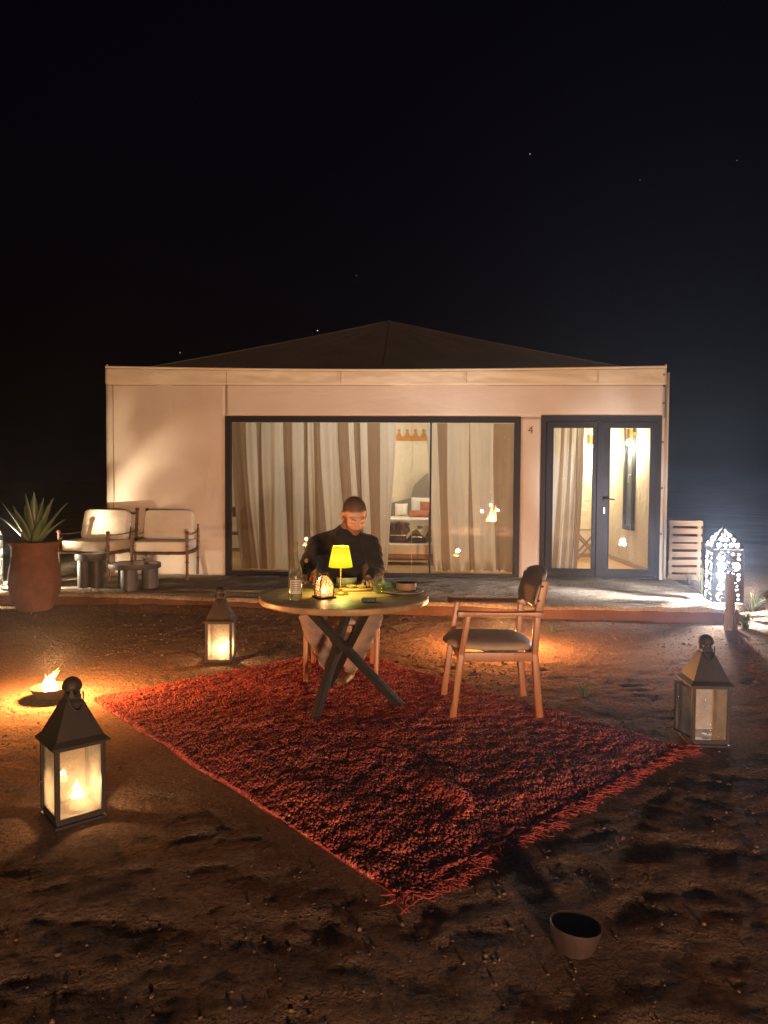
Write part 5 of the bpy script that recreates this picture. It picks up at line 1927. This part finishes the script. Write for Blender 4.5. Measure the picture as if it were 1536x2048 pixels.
    bowl('brown bowl with green inside on the right hand plate', (0.155, 5.05, ZT + 0.0075), 0.070, 0.062, 'claybowl', 'bowlin')
    def glass(label, loc, fill):
        t = thing('tumbler', label, 'glass', loc, 0, 'stemless glasses')
        MB().lathe([(0.001, 0.0), (0.024, 0.001), (0.032, 0.008), (0.043, 0.03), (0.0465, 0.052), (0.043, 0.08), (0.0355, 0.118)], 32).build('glass', 'tableglass', t, smooth=True)
        if fill:
            MB().lathe([(0.001, 0.003), (0.028, 0.006), (0.0405, 0.03), (0.0437, 0.048), (0.001, 0.048)], 32).build('wine', 'wine', t, smooth=True)
        return t
    glass('stemless glass half full of white wine by the right hand plate', on_table(-0.032, 5.04), True)
    glass('empty stemless glass behind the small table lantern', on_table(-0.425, 5.19), False)
    # small wooden board with two dishes
    t = thing('serving_board', 'little wooden board beside the table lamp', 'board', on_table(-0.195, 5.15), R_(8))
    MB().lathe([(0.001, 0), (0.115, 0), (0.12, 0.005), (0.12, 0.011), (0.115, 0.015), (0.001, 0.015)], 40).build('board', 'tray', t, smooth=True).scale = (1, 0.5, 1)
    for lb, x, y in (('small ochre dip dish at the right of the wooden board', -0.155, 5.155), ('small ochre dip dish in the middle of the wooden board', -0.225, 5.15)):
        d = thing('dip_dish', lb, 'dish', (x, y, ZT + 0.016), 0, 'dip dishes')
        MB().lathe([(0.001, 0), (0.028, 0), (0.036, 0.012), (0.037, 0.019), (0.034, 0.019), (0.026, 0.006), (0.001, 0.005)], 28).build('dish', 'tray', d, smooth=True)
        MB().lathe([(0.001, 0.012), (0.03, 0.012)], 20).build('dip', 'trim', d)
    # cigarette pack sized box
    t = thing('small_box', 'small dark flat box lying near the front table edge', 'box', on_table(-0.092, 4.665), R_(-6))
    MB().bb(-0.044, 0.044, -0.028, 0.028, 0.0, 0.022).build('carton', 'pack', t, bevel=0.003)
    MB().bb(-0.040, 0.040, -0.024, 0.024, 0.0225, 0.0232).build('print', 'packtop', t)
    # fork
    t = thing('fork', 'dark fork lying beside the right hand plate', 'fork', on_table(0.0, 4.80), R_(-62))
    MB().tube([(0, -0.10, 0.004), (0, 0.0, 0.006), (0, 0.055, 0.008)], [0.005, 0.0028, 0.004], 6, squash=0.5).build('stem', 'steel', t, smooth='all')
    MB().box((0, 0.068, 0.007), (0.024, 0.03, 0.003)).build('head', 'steel', t, bevel=0.001)
    for k in range(4):
        x = -0.0095 + k * 0.0063
        MB().bar((x, 0.082, 0.007), (x, 0.118, 0.005), 0.003, 0.002).build('tine', 'steel', t)
    # napkin crumpled
    rows = []
    for j in range(15):
        v = j / 14
        r = []
        for i in range(19):
            u = i / 18
            hh = (float(fbm(np.array(u * 4.2 + 2), np.array(v * 4.2), 3)) - 0.2) * 0.12 * math.sin(math.pi * u) ** 0.6 * math.sin(math.pi * v) ** 0.6
            r.append((0.17 * (u - 0.5) + 0.02 * math.sin(v * 6), 0.13 * (v - 0.5) + 0.015 * math.sin(u * 7), max(0.002, hh)))
        rows.append(r)
    o = MB().sheet(rows).build('napkin', 'napkin', smooth='all', solid=0.002)
    o.location = on_table(0.045, 5.27)
    tag(o, 'crumpled blue green patterned napkin behind the right hand plate', 'napkin')
table_things()

# ------------------------------------------------------------------ the seated man
def fuse(mb, name, mat, parent, voxel, smooth_it=6, crease=None):
    """overlapping closed lofts -> one continuous skin"""
    me = bpy.data.meshes.new(name)
    me.from_pydata(mb.v, [], mb.f)
    tmp = bpy.data.objects.new('tmp', me)
    COL.objects.link(tmp)
    md = tmp.modifiers.new('r', 'REMESH')
    md.mode = 'VOXEL'
    md.voxel_size = voxel
    md.use_smooth_shade = True
    ms = tmp.modifiers.new('s', 'SMOOTH')
    ms.factor = 0.5
    ms.iterations = smooth_it
    dg = bpy.context.evaluated_depsgraph_get()
    out = bpy.data.meshes.new_from_object(tmp.evaluated_get(dg))
    bpy.data.objects.remove(tmp)
    if crease is not None:
        n = len(out.vertices)
        co = np.empty(n * 3, np.float32)
        out.vertices.foreach_get('co', co)
        no = np.empty(n * 3, np.float32)
        out.vertices.foreach_get('normal', no)
        co, no = co.reshape(-1, 3), no.reshape(-1, 3)
        co = co + no * crease(co)[:, None]
        out.vertices.foreach_set('co', co.astype(np.float32).ravel())
        out.update()
    out.materials.clear()
    out.materials.append(M[mat])
    out.polygons.foreach_set('use_smooth', [True] * len(out.polygons))
    o = bpy.data.objects.new(name, out)
    COL.objects.link(o)
    if parent is not None:
        o.parent = parent
    return o

def limb(b, pts, rad, n=14, squash=1.0, up=None, sub=4):
    """tapered loft through joints with rounded ends"""
    P, Rr = [], []
    for i in range(len(pts) - 1):
        for k in range(sub):
            f = k / sub
            P.append(Vector(pts[i]).lerp(Vector(pts[i + 1]), f))
            Rr.append(rad[i] * (1 - f) + rad[i + 1] * f)
    P.append(Vector(pts[-1]))
    Rr.append(rad[-1])
    b.tube(P, Rr, n, squash=squash, up=up)
    b.ball(pts[0], rad[0] * 0.98, 12, 8)
    b.ball(pts[-1], rad[-1] * 0.98, 12, 8)

def build_person():
    ox, oy = -0.305, 5.70
    p = thing('person', 'man in black sweatshirt and beige trousers sitting bent over the table', 'person', (ox, oy, 0.0))
    def L(x, y, z):
        return (x - ox, y - oy, z)
    hip = L(-0.315, 5.74, 0.58)
    belly = L(-0.315, 5.73, 0.75)
    chest = L(-0.31, 5.68, 0.95)
    neck = L(-0.295, 5.635, 1.10)
    HC = Vector(L(-0.222, 5.535, 1.258))
    hs = 1.13
    HR = (Matrix.Rotation(R_(17), 3, 'Z') @ Matrix.Rotation(R_(30), 3, 'X') @ Matrix.Rotation(R_(-3), 3, 'Y'))
    def H(x, y, z):
        return HC + HR @ (Vector((x, y, z)) * hs)
    shL, shR = L(-0.50, 5.66, 1.035), L(-0.105, 5.65, 1.04)
    elL, elR = L(-0.60, 5.60, 0.835), L(-0.045, 5.585, 0.845)
    wrL, wrR = L(-0.585, 5.40, 0.805), L(-0.115, 5.405, 0.805)
    knL, knR = L(-0.525, 5.29, 0.53), L(-0.085, 5.29, 0.53)
    anL, anR = L(-0.40, 5.50, 0.13), L(-0.255, 5.46, 0.12)
    hjL, hjR = L(-0.41, 5.72, 0.56), L(-0.22, 5.72, 0.56)
    # ---- body: one skin from scalp to ankles, with hands
    b = MB()
    def hball(c, r):
        t = MB().ball((0, 0, 0), 1.0, 18, 12)
        b.add([H(c[0] + x * r[0], c[1] + y * r[1], c[2] + z * r[2]) for x, y, z in t.v], t.f)
    hball((0, 0.008, 0.035), (0.076, 0.096, 0.092))
    hball((0, -0.02, 0.0), (0.069, 0.075, 0.085))
    hball((0, -0.035, -0.055), (0.056, 0.058, 0.052))
    hball((0, -0.068, -0.088), (0.026, 0.022, 0.022))
    hball((0, -0.079, 0.030), (0.054, 0.022, 0.014))
    hball((0.036, -0.062, -0.022), (0.024, 0.024, 0.02))
    hball((-0.036, -0.062, -0.022), (0.024, 0.024, 0.02))
    hball((0, -0.083, -0.057), (0.026, 0.012, 0.016))
    for s in (-1, 1):
        hball((s * 0.079, 0.012, -0.004), (0.010, 0.021, 0.032))
        hball((s * 0.031, -0.071, 0.003), (0.015, 0.012, 0.010))
    b.tube([H(0, -0.080, 0.018), H(0, -0.102, -0.008), H(0, -0.112, -0.026), H(0, -0.090, -0.036)], [0.009 * hs, 0.012 * hs, 0.016 * hs, 0.010 * hs], 10)
    hball((0.012, -0.094, -0.028), (0.009, 0.011, 0.009))
    hball((-0.012, -0.094, -0.028), (0.009, 0.011, 0.009))
    limb(b, [neck, HC + HR @ Vector((0, 0.035, -0.05)) * hs], [0.064, 0.062])
    limb(b, [hip, belly, chest, neck], [0.14, 0.15, 0.155, 0.07], 18, squash=0.72, up=(0, 1, 0))
    for sh, el, wr in ((shL, elL, wrL), (shR, elR, wrR)):
        limb(b, [chest, sh], [0.07, 0.06])
        limb(b, [sh, el, wr], [0.052, 0.042, 0.028])
    for hj, kn, an in ((hjL, knL, anL), (hjR, knR, anR)):
        limb(b, [hip, hj, kn, an], [0.09, 0.085, 0.06, 0.038])
    # hands: palm, four fingers and thumb, loosely curled on the table top
    for side, wr, yaw in ((-1, Vector(wrL), R_(-22)), (1, Vector(wrR), R_(14))):
        Rz = Matrix.Rotation(yaw, 3, 'Z')
        def HP(x, y, z):
            return wr + Rz @ Vector((x, y, z))
        b.tube([HP(0, 0, 0), HP(0, -0.03, -0.006), HP(0, -0.07, -0.012), HP(0, -0.098, -0.016)], [0.027, 0.034, 0.042, 0.038], 12, squash=0.42, up=(0, 0, 1))
        for k, (x, L1) in enumerate(((-0.030, 0.070), (-0.010, 0.082), (0.011, 0.078), (0.031, 0.060))):
            x0 = x * 0.95
            pts = [HP(x0, -0.085, -0.014), HP(x0 * 1.1, -0.085 - L1 * 0.42, -0.008), HP(x0 * 1.15, -0.085 - L1 * 0.75, -0.022), HP(x0 * 1.15, -0.085 - L1 * 0.98, -0.040)]
            limb(b, pts, [0.0095, 0.009, 0.0085, 0.0075], 8, sub=3)
        tx = -side
        limb(b, [HP(tx * 0.026, -0.025, -0.010), HP(tx * 0.050, -0.055, -0.016), HP(tx * 0.055, -0.085, -0.026)], [0.013, 0.0105, 0.009], 8, sub=3)
    body = fuse(b, 'body', 'skin', p, 0.0045, 4)
    # where cropped hair and stubble grow, blended softly
    nv = len(body.data.vertices)
    co = np.empty(nv * 3, np.float32)
    body.data.vertices.foreach_get('co', co)
    q = (co.reshape(-1, 3) - np.array(HC)) @ np.array(HR) / hs
    x, y, z = q[:, 0], q[:, 1], q[:, 2]
    jag = (fbm(x * 160 + 50, z * 160 + y * 120 + 50, 2) - 0.5) * 0.012
    line = np.interp(y, [-0.11, -0.075, -0.045, -0.02, 0.02, 0.04, 0.11], [0.074, 0.070, 0.062, 0.045, 0.018, -0.035, -0.05])
    scalp = sstep(-0.006, 0.008, z - line + jag) * (np.abs(x) < 0.084) * (z > -0.08)
    be = sstep(-0.045, -0.062, z - 0.42 * np.abs(x) + jag) if False else 1 - sstep(-0.068, -0.046, z - 0.30 * np.abs(x) + jag)
    side = sstep(0.045, 0.062, np.abs(x)) * (1 - sstep(0.0, 0.03, z)) * (y > -0.055) * (y < -0.005)
    mous = np.exp(-((z + 0.047) / 0.005) ** 2) * np.exp(-(x / 0.022) ** 4)
    stub = np.clip(np.maximum(np.maximum(be, side), 0.8 * mous), 0, 1) * (y < 0.03) * (z > -0.125) * (np.abs(x) < 0.085)
    for nm, val in (('scalp', scalp), ('stubble', stub)):
        at = body.data.attributes.new(nm, 'FLOAT', 'POINT')
        at.data.foreach_set('value', val.astype(np.float32))
    # ---- hair and stubble: thousands of short bristles rooted in the skin
    no = np.empty(nv * 3, np.float32)
    body.data.vertices.foreach_get('normal', no)
    co3, no3 = co.reshape(-1, 3), no.reshape(-1, 3)
    g = np.random.default_rng(8)
    back = np.array(HR @ Vector((0, 0.6, 0.25)))
    down = np.array(HR @ Vector((0, -0.1, -0.5)))
    def bristles(name, mask, lng, mat, n, comb):
        idx = np.nonzero(mask > 0.55)[0]
        pick = g.choice(idx, n)
        P = co3[pick] + g.normal(0, 0.0015, (n, 3))
        D = no3[pick] + comb * 0.8 + g.normal(0, 0.25, (n, 3))
        D /= np.linalg.norm(D, axis=1)[:, None]
        S = np.cross(D, g.normal(0, 1, (n, 3)))
        S /= np.linalg.norm(S, axis=1)[:, None]
        T = np.cross(D, S)
        w = 0.00065
        ln = lng * g.uniform(0.6, 1.2, n)[:, None]
        P = P - no3[pick] * 0.001
        V = np.stack([P + S * w, P - S * w * 0.5 + T * w, P - S * w * 0.5 - T * w, P + D * ln], 1).reshape(-1, 3)
        f = np.array([(0, 1, 3), (1, 2, 3), (2, 0, 3)])
        F = (f[None] + (np.arange(n) * 4)[:, None, None]).reshape(-1, 3)
        o_ = np_mesh(name, V, F, mat, p, smooth=False)
        o_['kind'] = 'stuff'
    bristles('hair', scalp, 0.006, 'hair', 9000, back)
    bristles('beard', stub, 0.0035, 'beard', 3500, down)
    # features laid on the face by dropping them onto the skin
    from mathutils.bvhtree import BVHTree
    bvh = BVHTree.FromPolygons([v.co.copy() for v in body.data.vertices], [tuple(f.vertices) for f in body.data.polygons])
    fwd = HR @ Vector((0, 1, 0))
    def on_face(x, z, out=0.0):
        hit = bvh.ray_cast(H(x, -0.25, z), fwd)[0]
        return (hit if hit is not None else H(x, -0.09, z)) - fwd * out
    def line(xs_, zs_, rad, name, mat, out=0.0):
        MB().tube([on_face(a_, b_, out) for a_, b_ in zip(xs_, zs_)], rad, 8).build(name, mat, p, smooth='all')
    for s in (-1, 1):
        line([s * q_ for q_ in (0.012, 0.020, 0.030, 0.040, 0.049)], (0.025, 0.029, 0.032, 0.031, 0.026), [0.002, 0.003, 0.0032, 0.0028, 0.0015], 'eyebrow', 'eyebrow')
        line([s * q_ for q_ in (0.017, 0.024, 0.031, 0.038, 0.044)], (-0.001, -0.0045, -0.006, -0.005, -0.002), [0.001, 0.0018, 0.002, 0.0018, 0.001], 'eyelash', 'eyebrow', 0.0004)
    line((-0.022, -0.012, 0.0, 0.012, 0.022), (-0.0570, -0.0540, -0.0550, -0.0540, -0.0570), [0.0015, 0.0036, 0.004, 0.0036, 0.0015], 'upper_lip', 'lip')
    line((-0.019, -0.010, 0.0, 0.010, 0.019), (-0.0610, -0.0635, -0.0645, -0.0635, -0.0610), [0.0015, 0.0042, 0.005, 0.0042, 0.0015], 'lower_lip', 'lip')
    line((-0.021, -0.010, 0.0, 0.010, 0.021), (-0.0585, -0.0588, -0.0592, -0.0588, -0.0585), [0.0008, 0.0016, 0.0018, 0.0016, 0.0008], 'mouth', 'eyebrow', 0.0025)
    # ---- sweatshirt
    b = MB()
    limb(b, [L(-0.315, 5.74, 0.56), belly, L(-0.31, 5.69, 0.93), L(-0.30, 5.65, 1.04)], [0.175, 0.185, 0.205, 0.15], 20, squash=0.72, up=(0, 1, 0))
    for sh, el, wr in ((shL, elL, wrL), (shR, elR, wrR)):
        limb(b, [L(-0.30, 5.66, 1.03), sh], [0.10, 0.078], squash=0.9)
        limb(b, [neck, sh], [0.075, 0.070])
        w_ = Vector(el).lerp(Vector(wr), 0.86)
        limb(b, [sh, Vector(sh).lerp(Vector(el), 0.5), el, w_], [0.078, 0.070, 0.060, 0.044])
        b.tube([Vector(el).lerp(Vector(wr), 0.78), Vector(el).lerp(Vector(wr), 0.93)], 0.043, 14)
    # stand-up collar
    ring = []
    for i in range(25):
        a = 2 * math.pi * i / 24
        fr = max(0, -math.sin(a))
        ring.append((neck[0] + 0.012 + 0.088 * math.cos(a), neck[1] - 0.012 + 0.085 * math.sin(a), 1.105 - 0.045 * fr + 0.035 * max(0, math.sin(a))))
    b.tube(ring, 0.021, 10)
    limb(b, [L(-0.30, 5.70, 1.02), (neck[0], neck[1] + 0.05, 1.11)], [0.10, 0.075])
    def wr_sweater(co):
        x, y, z = co[:, 0], co[:, 1], co[:, 2]
        f = np.sin(z * 42 + x * 26 + 5 * fbm(x * 6 + 3, z * 6 + y * 4, 3)) * 0.0045
        arm = sstep(0.19, 0.26, np.abs(x + 0.0))
        f2 = np.sin(z * 95 + y * 60 + 6 * fbm(y * 8 + 1, z * 8, 2)) * 0.003 * arm
        return f + f2 + (fbm(x * 11 + 5, z * 11 + y * 9, 3) - 0.5) * 0.012
    fuse(b, 'sweatshirt', 'sweater', p, 0.0085, 4, wr_sweater)
    # small woven badge on his right upper arm
    MB().lathe([(0.001, 0), (0.018, 0), (0.018, 0.003), (0.001, 0.003)], 6).build('sleeve_badge', 'badge', p, loc=(-0.275, -0.155, 0.915)).rotation_euler = (R_(80), 0, R_(-30))
    # ---- trousers
    b = MB()
    limb(b, [L(-0.315, 5.75, 0.56), L(-0.315, 5.74, 0.62)], [0.17, 0.165], 18, squash=0.8, up=(0, 1, 0))
    for hj, kn, an in ((hjL, knL, anL), (hjR, knR, anR)):
        limb(b, [hj, Vector(hj).lerp(Vector(kn), 0.5), kn, Vector(kn).lerp(Vector(an), 0.5), Vector(kn).lerp(Vector(an), 0.93)], [0.112, 0.105, 0.088, 0.075, 0.060], 16)
    def wr_tr(co):
        x, y, z = co[:, 0], co[:, 1], co[:, 2]
        return np.sin(z * 60 + x * 30 + 7 * fbm(x * 5, z * 5 + y * 5, 3)) * 0.005 + (fbm(x * 9 + 2, z * 9 + y * 7, 3) - 0.5) * 0.022
    fuse(b, 'trousers', 'trousers', p, 0.009, 4, wr_tr)
    for an, yaw in ((anL, R_(24)), (anR, R_(-20))):
        a = Vector(an)
        Rz = Matrix.Rotation(yaw, 3, 'Z')
        b = MB()
        q = lambda x, y, z: a + Rz @ Vector((x, y, z))
        limb(b, [q(0, 0.02, -0.01), q(0, 0.0, -0.05)], [0.045, 0.042])
        b.tube([q(0, 0.06, -0.062), q(0, 0.02, -0.055), q(0, -0.06, -0.060), q(0, -0.13, -0.070), q(0, -0.175, -0.074)], [0.026, 0.040, 0.043, 0.042, 0.022], 14, squash=0.8, up=(0, 0, 1))
        fuse(b, 'shoe', 'shoe', p, 0.006, 4)
    return p
build_person()

# ------------------------------------------------------------------ right side: slatted screen, post
def pallet_screen():
    t = thing('slatted_screen', 'low screen of horizontal pale wooden slats beside the tent', 'fence', (4.42, 10.82, 0.09), R_(-2.6))
    n = 8
    for k in range(n):
        z = 0.02 + k * 0.113
        dz = random.uniform(-.004, .004)
        b = MB()
        b.box((random.uniform(-.006, .006), random.uniform(-.003, .003), z + 0.04 + dz), (0.47 + random.uniform(-.01, .02), 0.022, 0.078), Matrix.Rotation(random.uniform(-.008, .008), 3, 'Y'))
        o = b.build('slat', 'palewood', t, bevel=0.003)
    for x in (-0.205, 0.205):
        MB().bb(x - 0.022, x + 0.022, 0.013, 0.06, 0.0, 0.90).build('batten', 'palewood', t, bevel=0.003)
pallet_screen()
def post():
    t = thing('wooden_post', 'short weathered wooden stake before the glowing white lantern', 'post', (3.60, 7.66, -0.05), R_(15))
    b = MB()
    pts, rad = [], []
    for i in range(12):
        f = i / 11
        pts.append((0.012 * math.sin(f * 3), 0.004, 0.63 * f))
        rad.append(0.050 - 0.003 * f)
    b.tube(pts, rad, 11)
    b.v = [(x * (1 + random.uniform(-.035, .035)), y * (1 + random.uniform(-.035, .035)), z) for x, y, z in b.v]
    b.build('stake', 'postwood', t, smooth=True)
    b = MB()
    b.tube([(0.075, -0.01, 0.03), (0.08, 0.0, 0.14), (0.10, 0.01, 0.21), (0.095, 0.0, 0.26)], [0.018, 0.02, 0.022, 0.008], 7)
    b.build('splinter', 'terracotta', t, smooth=True)
post()

# ------------------------------------------------------------------ small plants
def tuft(label, loc, n, h, spread, mat, seed, flowers=0, leafw=0.004):
    g = random.Random(seed)
    t = thing('grass_tuft', label, 'plant', loc, 0, 'sparse plants around the terrace')
    b = MB()
    tips = []
    for k in range(n):
        a = g.uniform(0, 6.283)
        ln = g.uniform(0.1, 1.0) * spread
        hh = h * g.uniform(0.5, 1.0)
        r0 = g.uniform(0, 0.03)
        w = leafw * g.uniform(0.7, 1.3)
        rows = []
        for i in range(5):
            f = i / 4
            x = math.cos(a) * (r0 + ln * f ** 1.6)
            y = math.sin(a) * (r0 + ln * f ** 1.6)
            z = hh * (f - 0.18 * f * f * ln / max(spread, .01))
            ww = w * (1 - f * 0.85)
            px, py = -math.sin(a) * ww, math.cos(a) * ww
            rows.append([(x - px, y - py, z), (x, y, z + ww * 0.5), (x + px, y + py, z)])
        tips.append(rows[-1][1])
        b.sheet(rows)
    b.build('blades', mat, t, smooth='all', solid=0.0008)
    for k in range(flowers):
        x, y, z = tips[k]
        fb = MB()
        for q in range(6):
            a = q * 1.047
            fb.ball((x + 0.011 * math.cos(a), y + 0.011 * math.sin(a), z + 0.006), (0.009, 0.009, 0.004), 6, 4)
        fb.build('flower', 'petal', t)
    return t
def gl(x, y):
    return (x, y, float(gheight(np.array(x), np.array(y))) - 0.004)
tuft('green tuft with pink flowers on the ground right of the empty armchair', gl(1.43, 5.2), 34, 0.16, 0.14, 'greengrass', 1, 4)
tuft('small green sprout on the sand behind the empty armchair', gl(1.735, 7.5), 26, 0.10, 0.16, 'greengrass', 2)
tuft('dry weed at the foot of the terrace behind the dining table', gl(0.15, 7.55), 24, 0.07, 0.14, 'grass', 3)
tuft('leafy weed at the foot of the wooden stake', gl(3.82, 7.75), 34, 0.26, 0.16, 'greengrass', 4, leafw=0.006)
tuft('tall dry weed between the slatted screen and the white lantern', (4.10, 9.5, 0.12), 40, 0.42, 0.22, 'grass', 5)
tuft('pale dry weed right of the glowing white lantern', gl(4.36, 8.7), 40, 0.30, 0.25, 'grass', 6)
tuft('low weed on the slope at the far right edge', gl(4.62, 8.3), 30, 0.20, 0.2, 'grass', 7)
tuft('dry twig plant beside the base of the slatted screen', (4.30, 10.35, 0.10), 30, 0.30, 0.22, 'grass', 8)
tuft('tiny weed below the terracotta urn', gl(-3.98, 8.28), 16, 0.08, 0.08, 'greengrass', 9)

# ------------------------------------------------------------------ gravel
def gravel():
    g = np.random.default_rng(21)
    N = 17000
    x = g.uniform(-5.5, 6.0, N)
    y = g.uniform(1.5, 9.5, N)
    keep = fbm(x * 1.1 + 40, y * 1.1, 3) + g.normal(0, 0.1, N) > 0.42
    P = np.stack([x - RUG0[0], y - RUG0[1]], -1)
    pu, pv = P @ ru, P @ rv
    keep &= ~((pu > -0.03) & (pu < RUL + 0.03) & (pv > -0.03) & (pv < RVL + 0.03))
    e = (TE1 - TE0) / np.linalg.norm(TE1 - TE0)
    dt = (x - TE0[0]) * -e[1] + (y - TE0[1]) * e[0]
    keep &= (dt < -0.08) | (x > 4.1)
    x, y = x[keep], y[keep]
    N = len(x)
    bm = bmesh.new()
    bmesh.ops.create_icosphere(bm, subdivisions=1, radius=1)
    v0 = np.array([v.co[:] for v in bm.verts])
    f0 = np.array([[v.index for v in f.verts] for f in bm.faces])
    bm.free()
    s = (0.0026 + 0.005 * g.random(N) + 0.009 * g.random(N) ** 10) * np.clip(0.35 + y / 7.5, 0.5, 1.2)
    sc_ = np.stack([s * g.uniform(.7, 1.4, N), s * g.uniform(.7, 1.4, N), s * g.uniform(.45, .9, N)], -1)
    a = g.uniform(0, 6.28, N)
    V = v0[None] * sc_[:, None, :] * (1 + 0.22 * g.normal(0, 1, (N, len(v0), 1)).clip(-1.5, 1.5))
    c, sn = np.cos(a)[:, None], np.sin(a)[:, None]
    V = np.stack([V[..., 0] * c - V[..., 1] * sn, V[..., 0] * sn + V[..., 1] * c, V[..., 2]], -1)
    z = gheight(x, y) + sc_[:, 2] * 0.3
    V += np.stack([x, y, z], -1)[:, None, :]
    F = f0[None] + (np.arange(N) * len(v0))[:, None, None]
    o = np_mesh('gravel', V.reshape(-1, 3), F.reshape(-1, 3), 'clod', smooth=False)
    tag(o, 'loose clods and grit scattered over the sandy ground', 'gravel', kind='stuff')
gravel()

# ------------------------------------------------------------------ stars
def stars():
    rot = cam.matrix_world.to_3x3()
    spots = ((1060, 308, .55, 'faint star high in the right half of the sky'), (713, 551, .5, 'faint star above the roof peak'), (635, 661, .75, 'brightest star just left of the roof peak'),
             (360, 705, .5, 'faint star low over the left roof slope'), (1474, 321, .4, 'faint star near the right edge of the sky'), (1280, 360, .4, 'dim star in the upper right sky'))
    for px, py, r, lb in spots:
        d = rot @ Vector(((px - 768) / 1480, -(py - 1024) / 1480, -1)).normalized()
        b = MB()
        b.ball((0, 0, 0), r * 0.45, 8, 6)
        o = b.build('star', 'star', smooth='all')
        o.location = cam.matrix_world.translation + d * 700
        tag(o, lb, 'star', 'stars in the night sky')
stars()


# ------------------------------------------------------------------ haze volume added for the lens glow round the lanterns
def haze():
    mt = bpy.data.materials.new('glow_haze')
    mt.use_nodes = True
    n = mt.node_tree
    n.nodes.clear()
    o = n.nodes.new('ShaderNodeOutputMaterial')
    v = n.nodes.new('ShaderNodeVolumePrincipled')
    v.inputs['Color'].default_value = (0.66, 0.79, 1.0, 1)
    v.inputs['Density'].default_value = 0.0036
    v.inputs['Anisotropy'].default_value = 0.75
    n.links.new(v.outputs[0], o.inputs['Volume'])
    M['air'] = mt
    h = MB().bb(-470, 470, -560, 560, -6.5, 9.5).build('haze', 'air')
    tag(h, 'thin haze added to give the lanterns a glow', 'haze', kind='stuff')
haze()
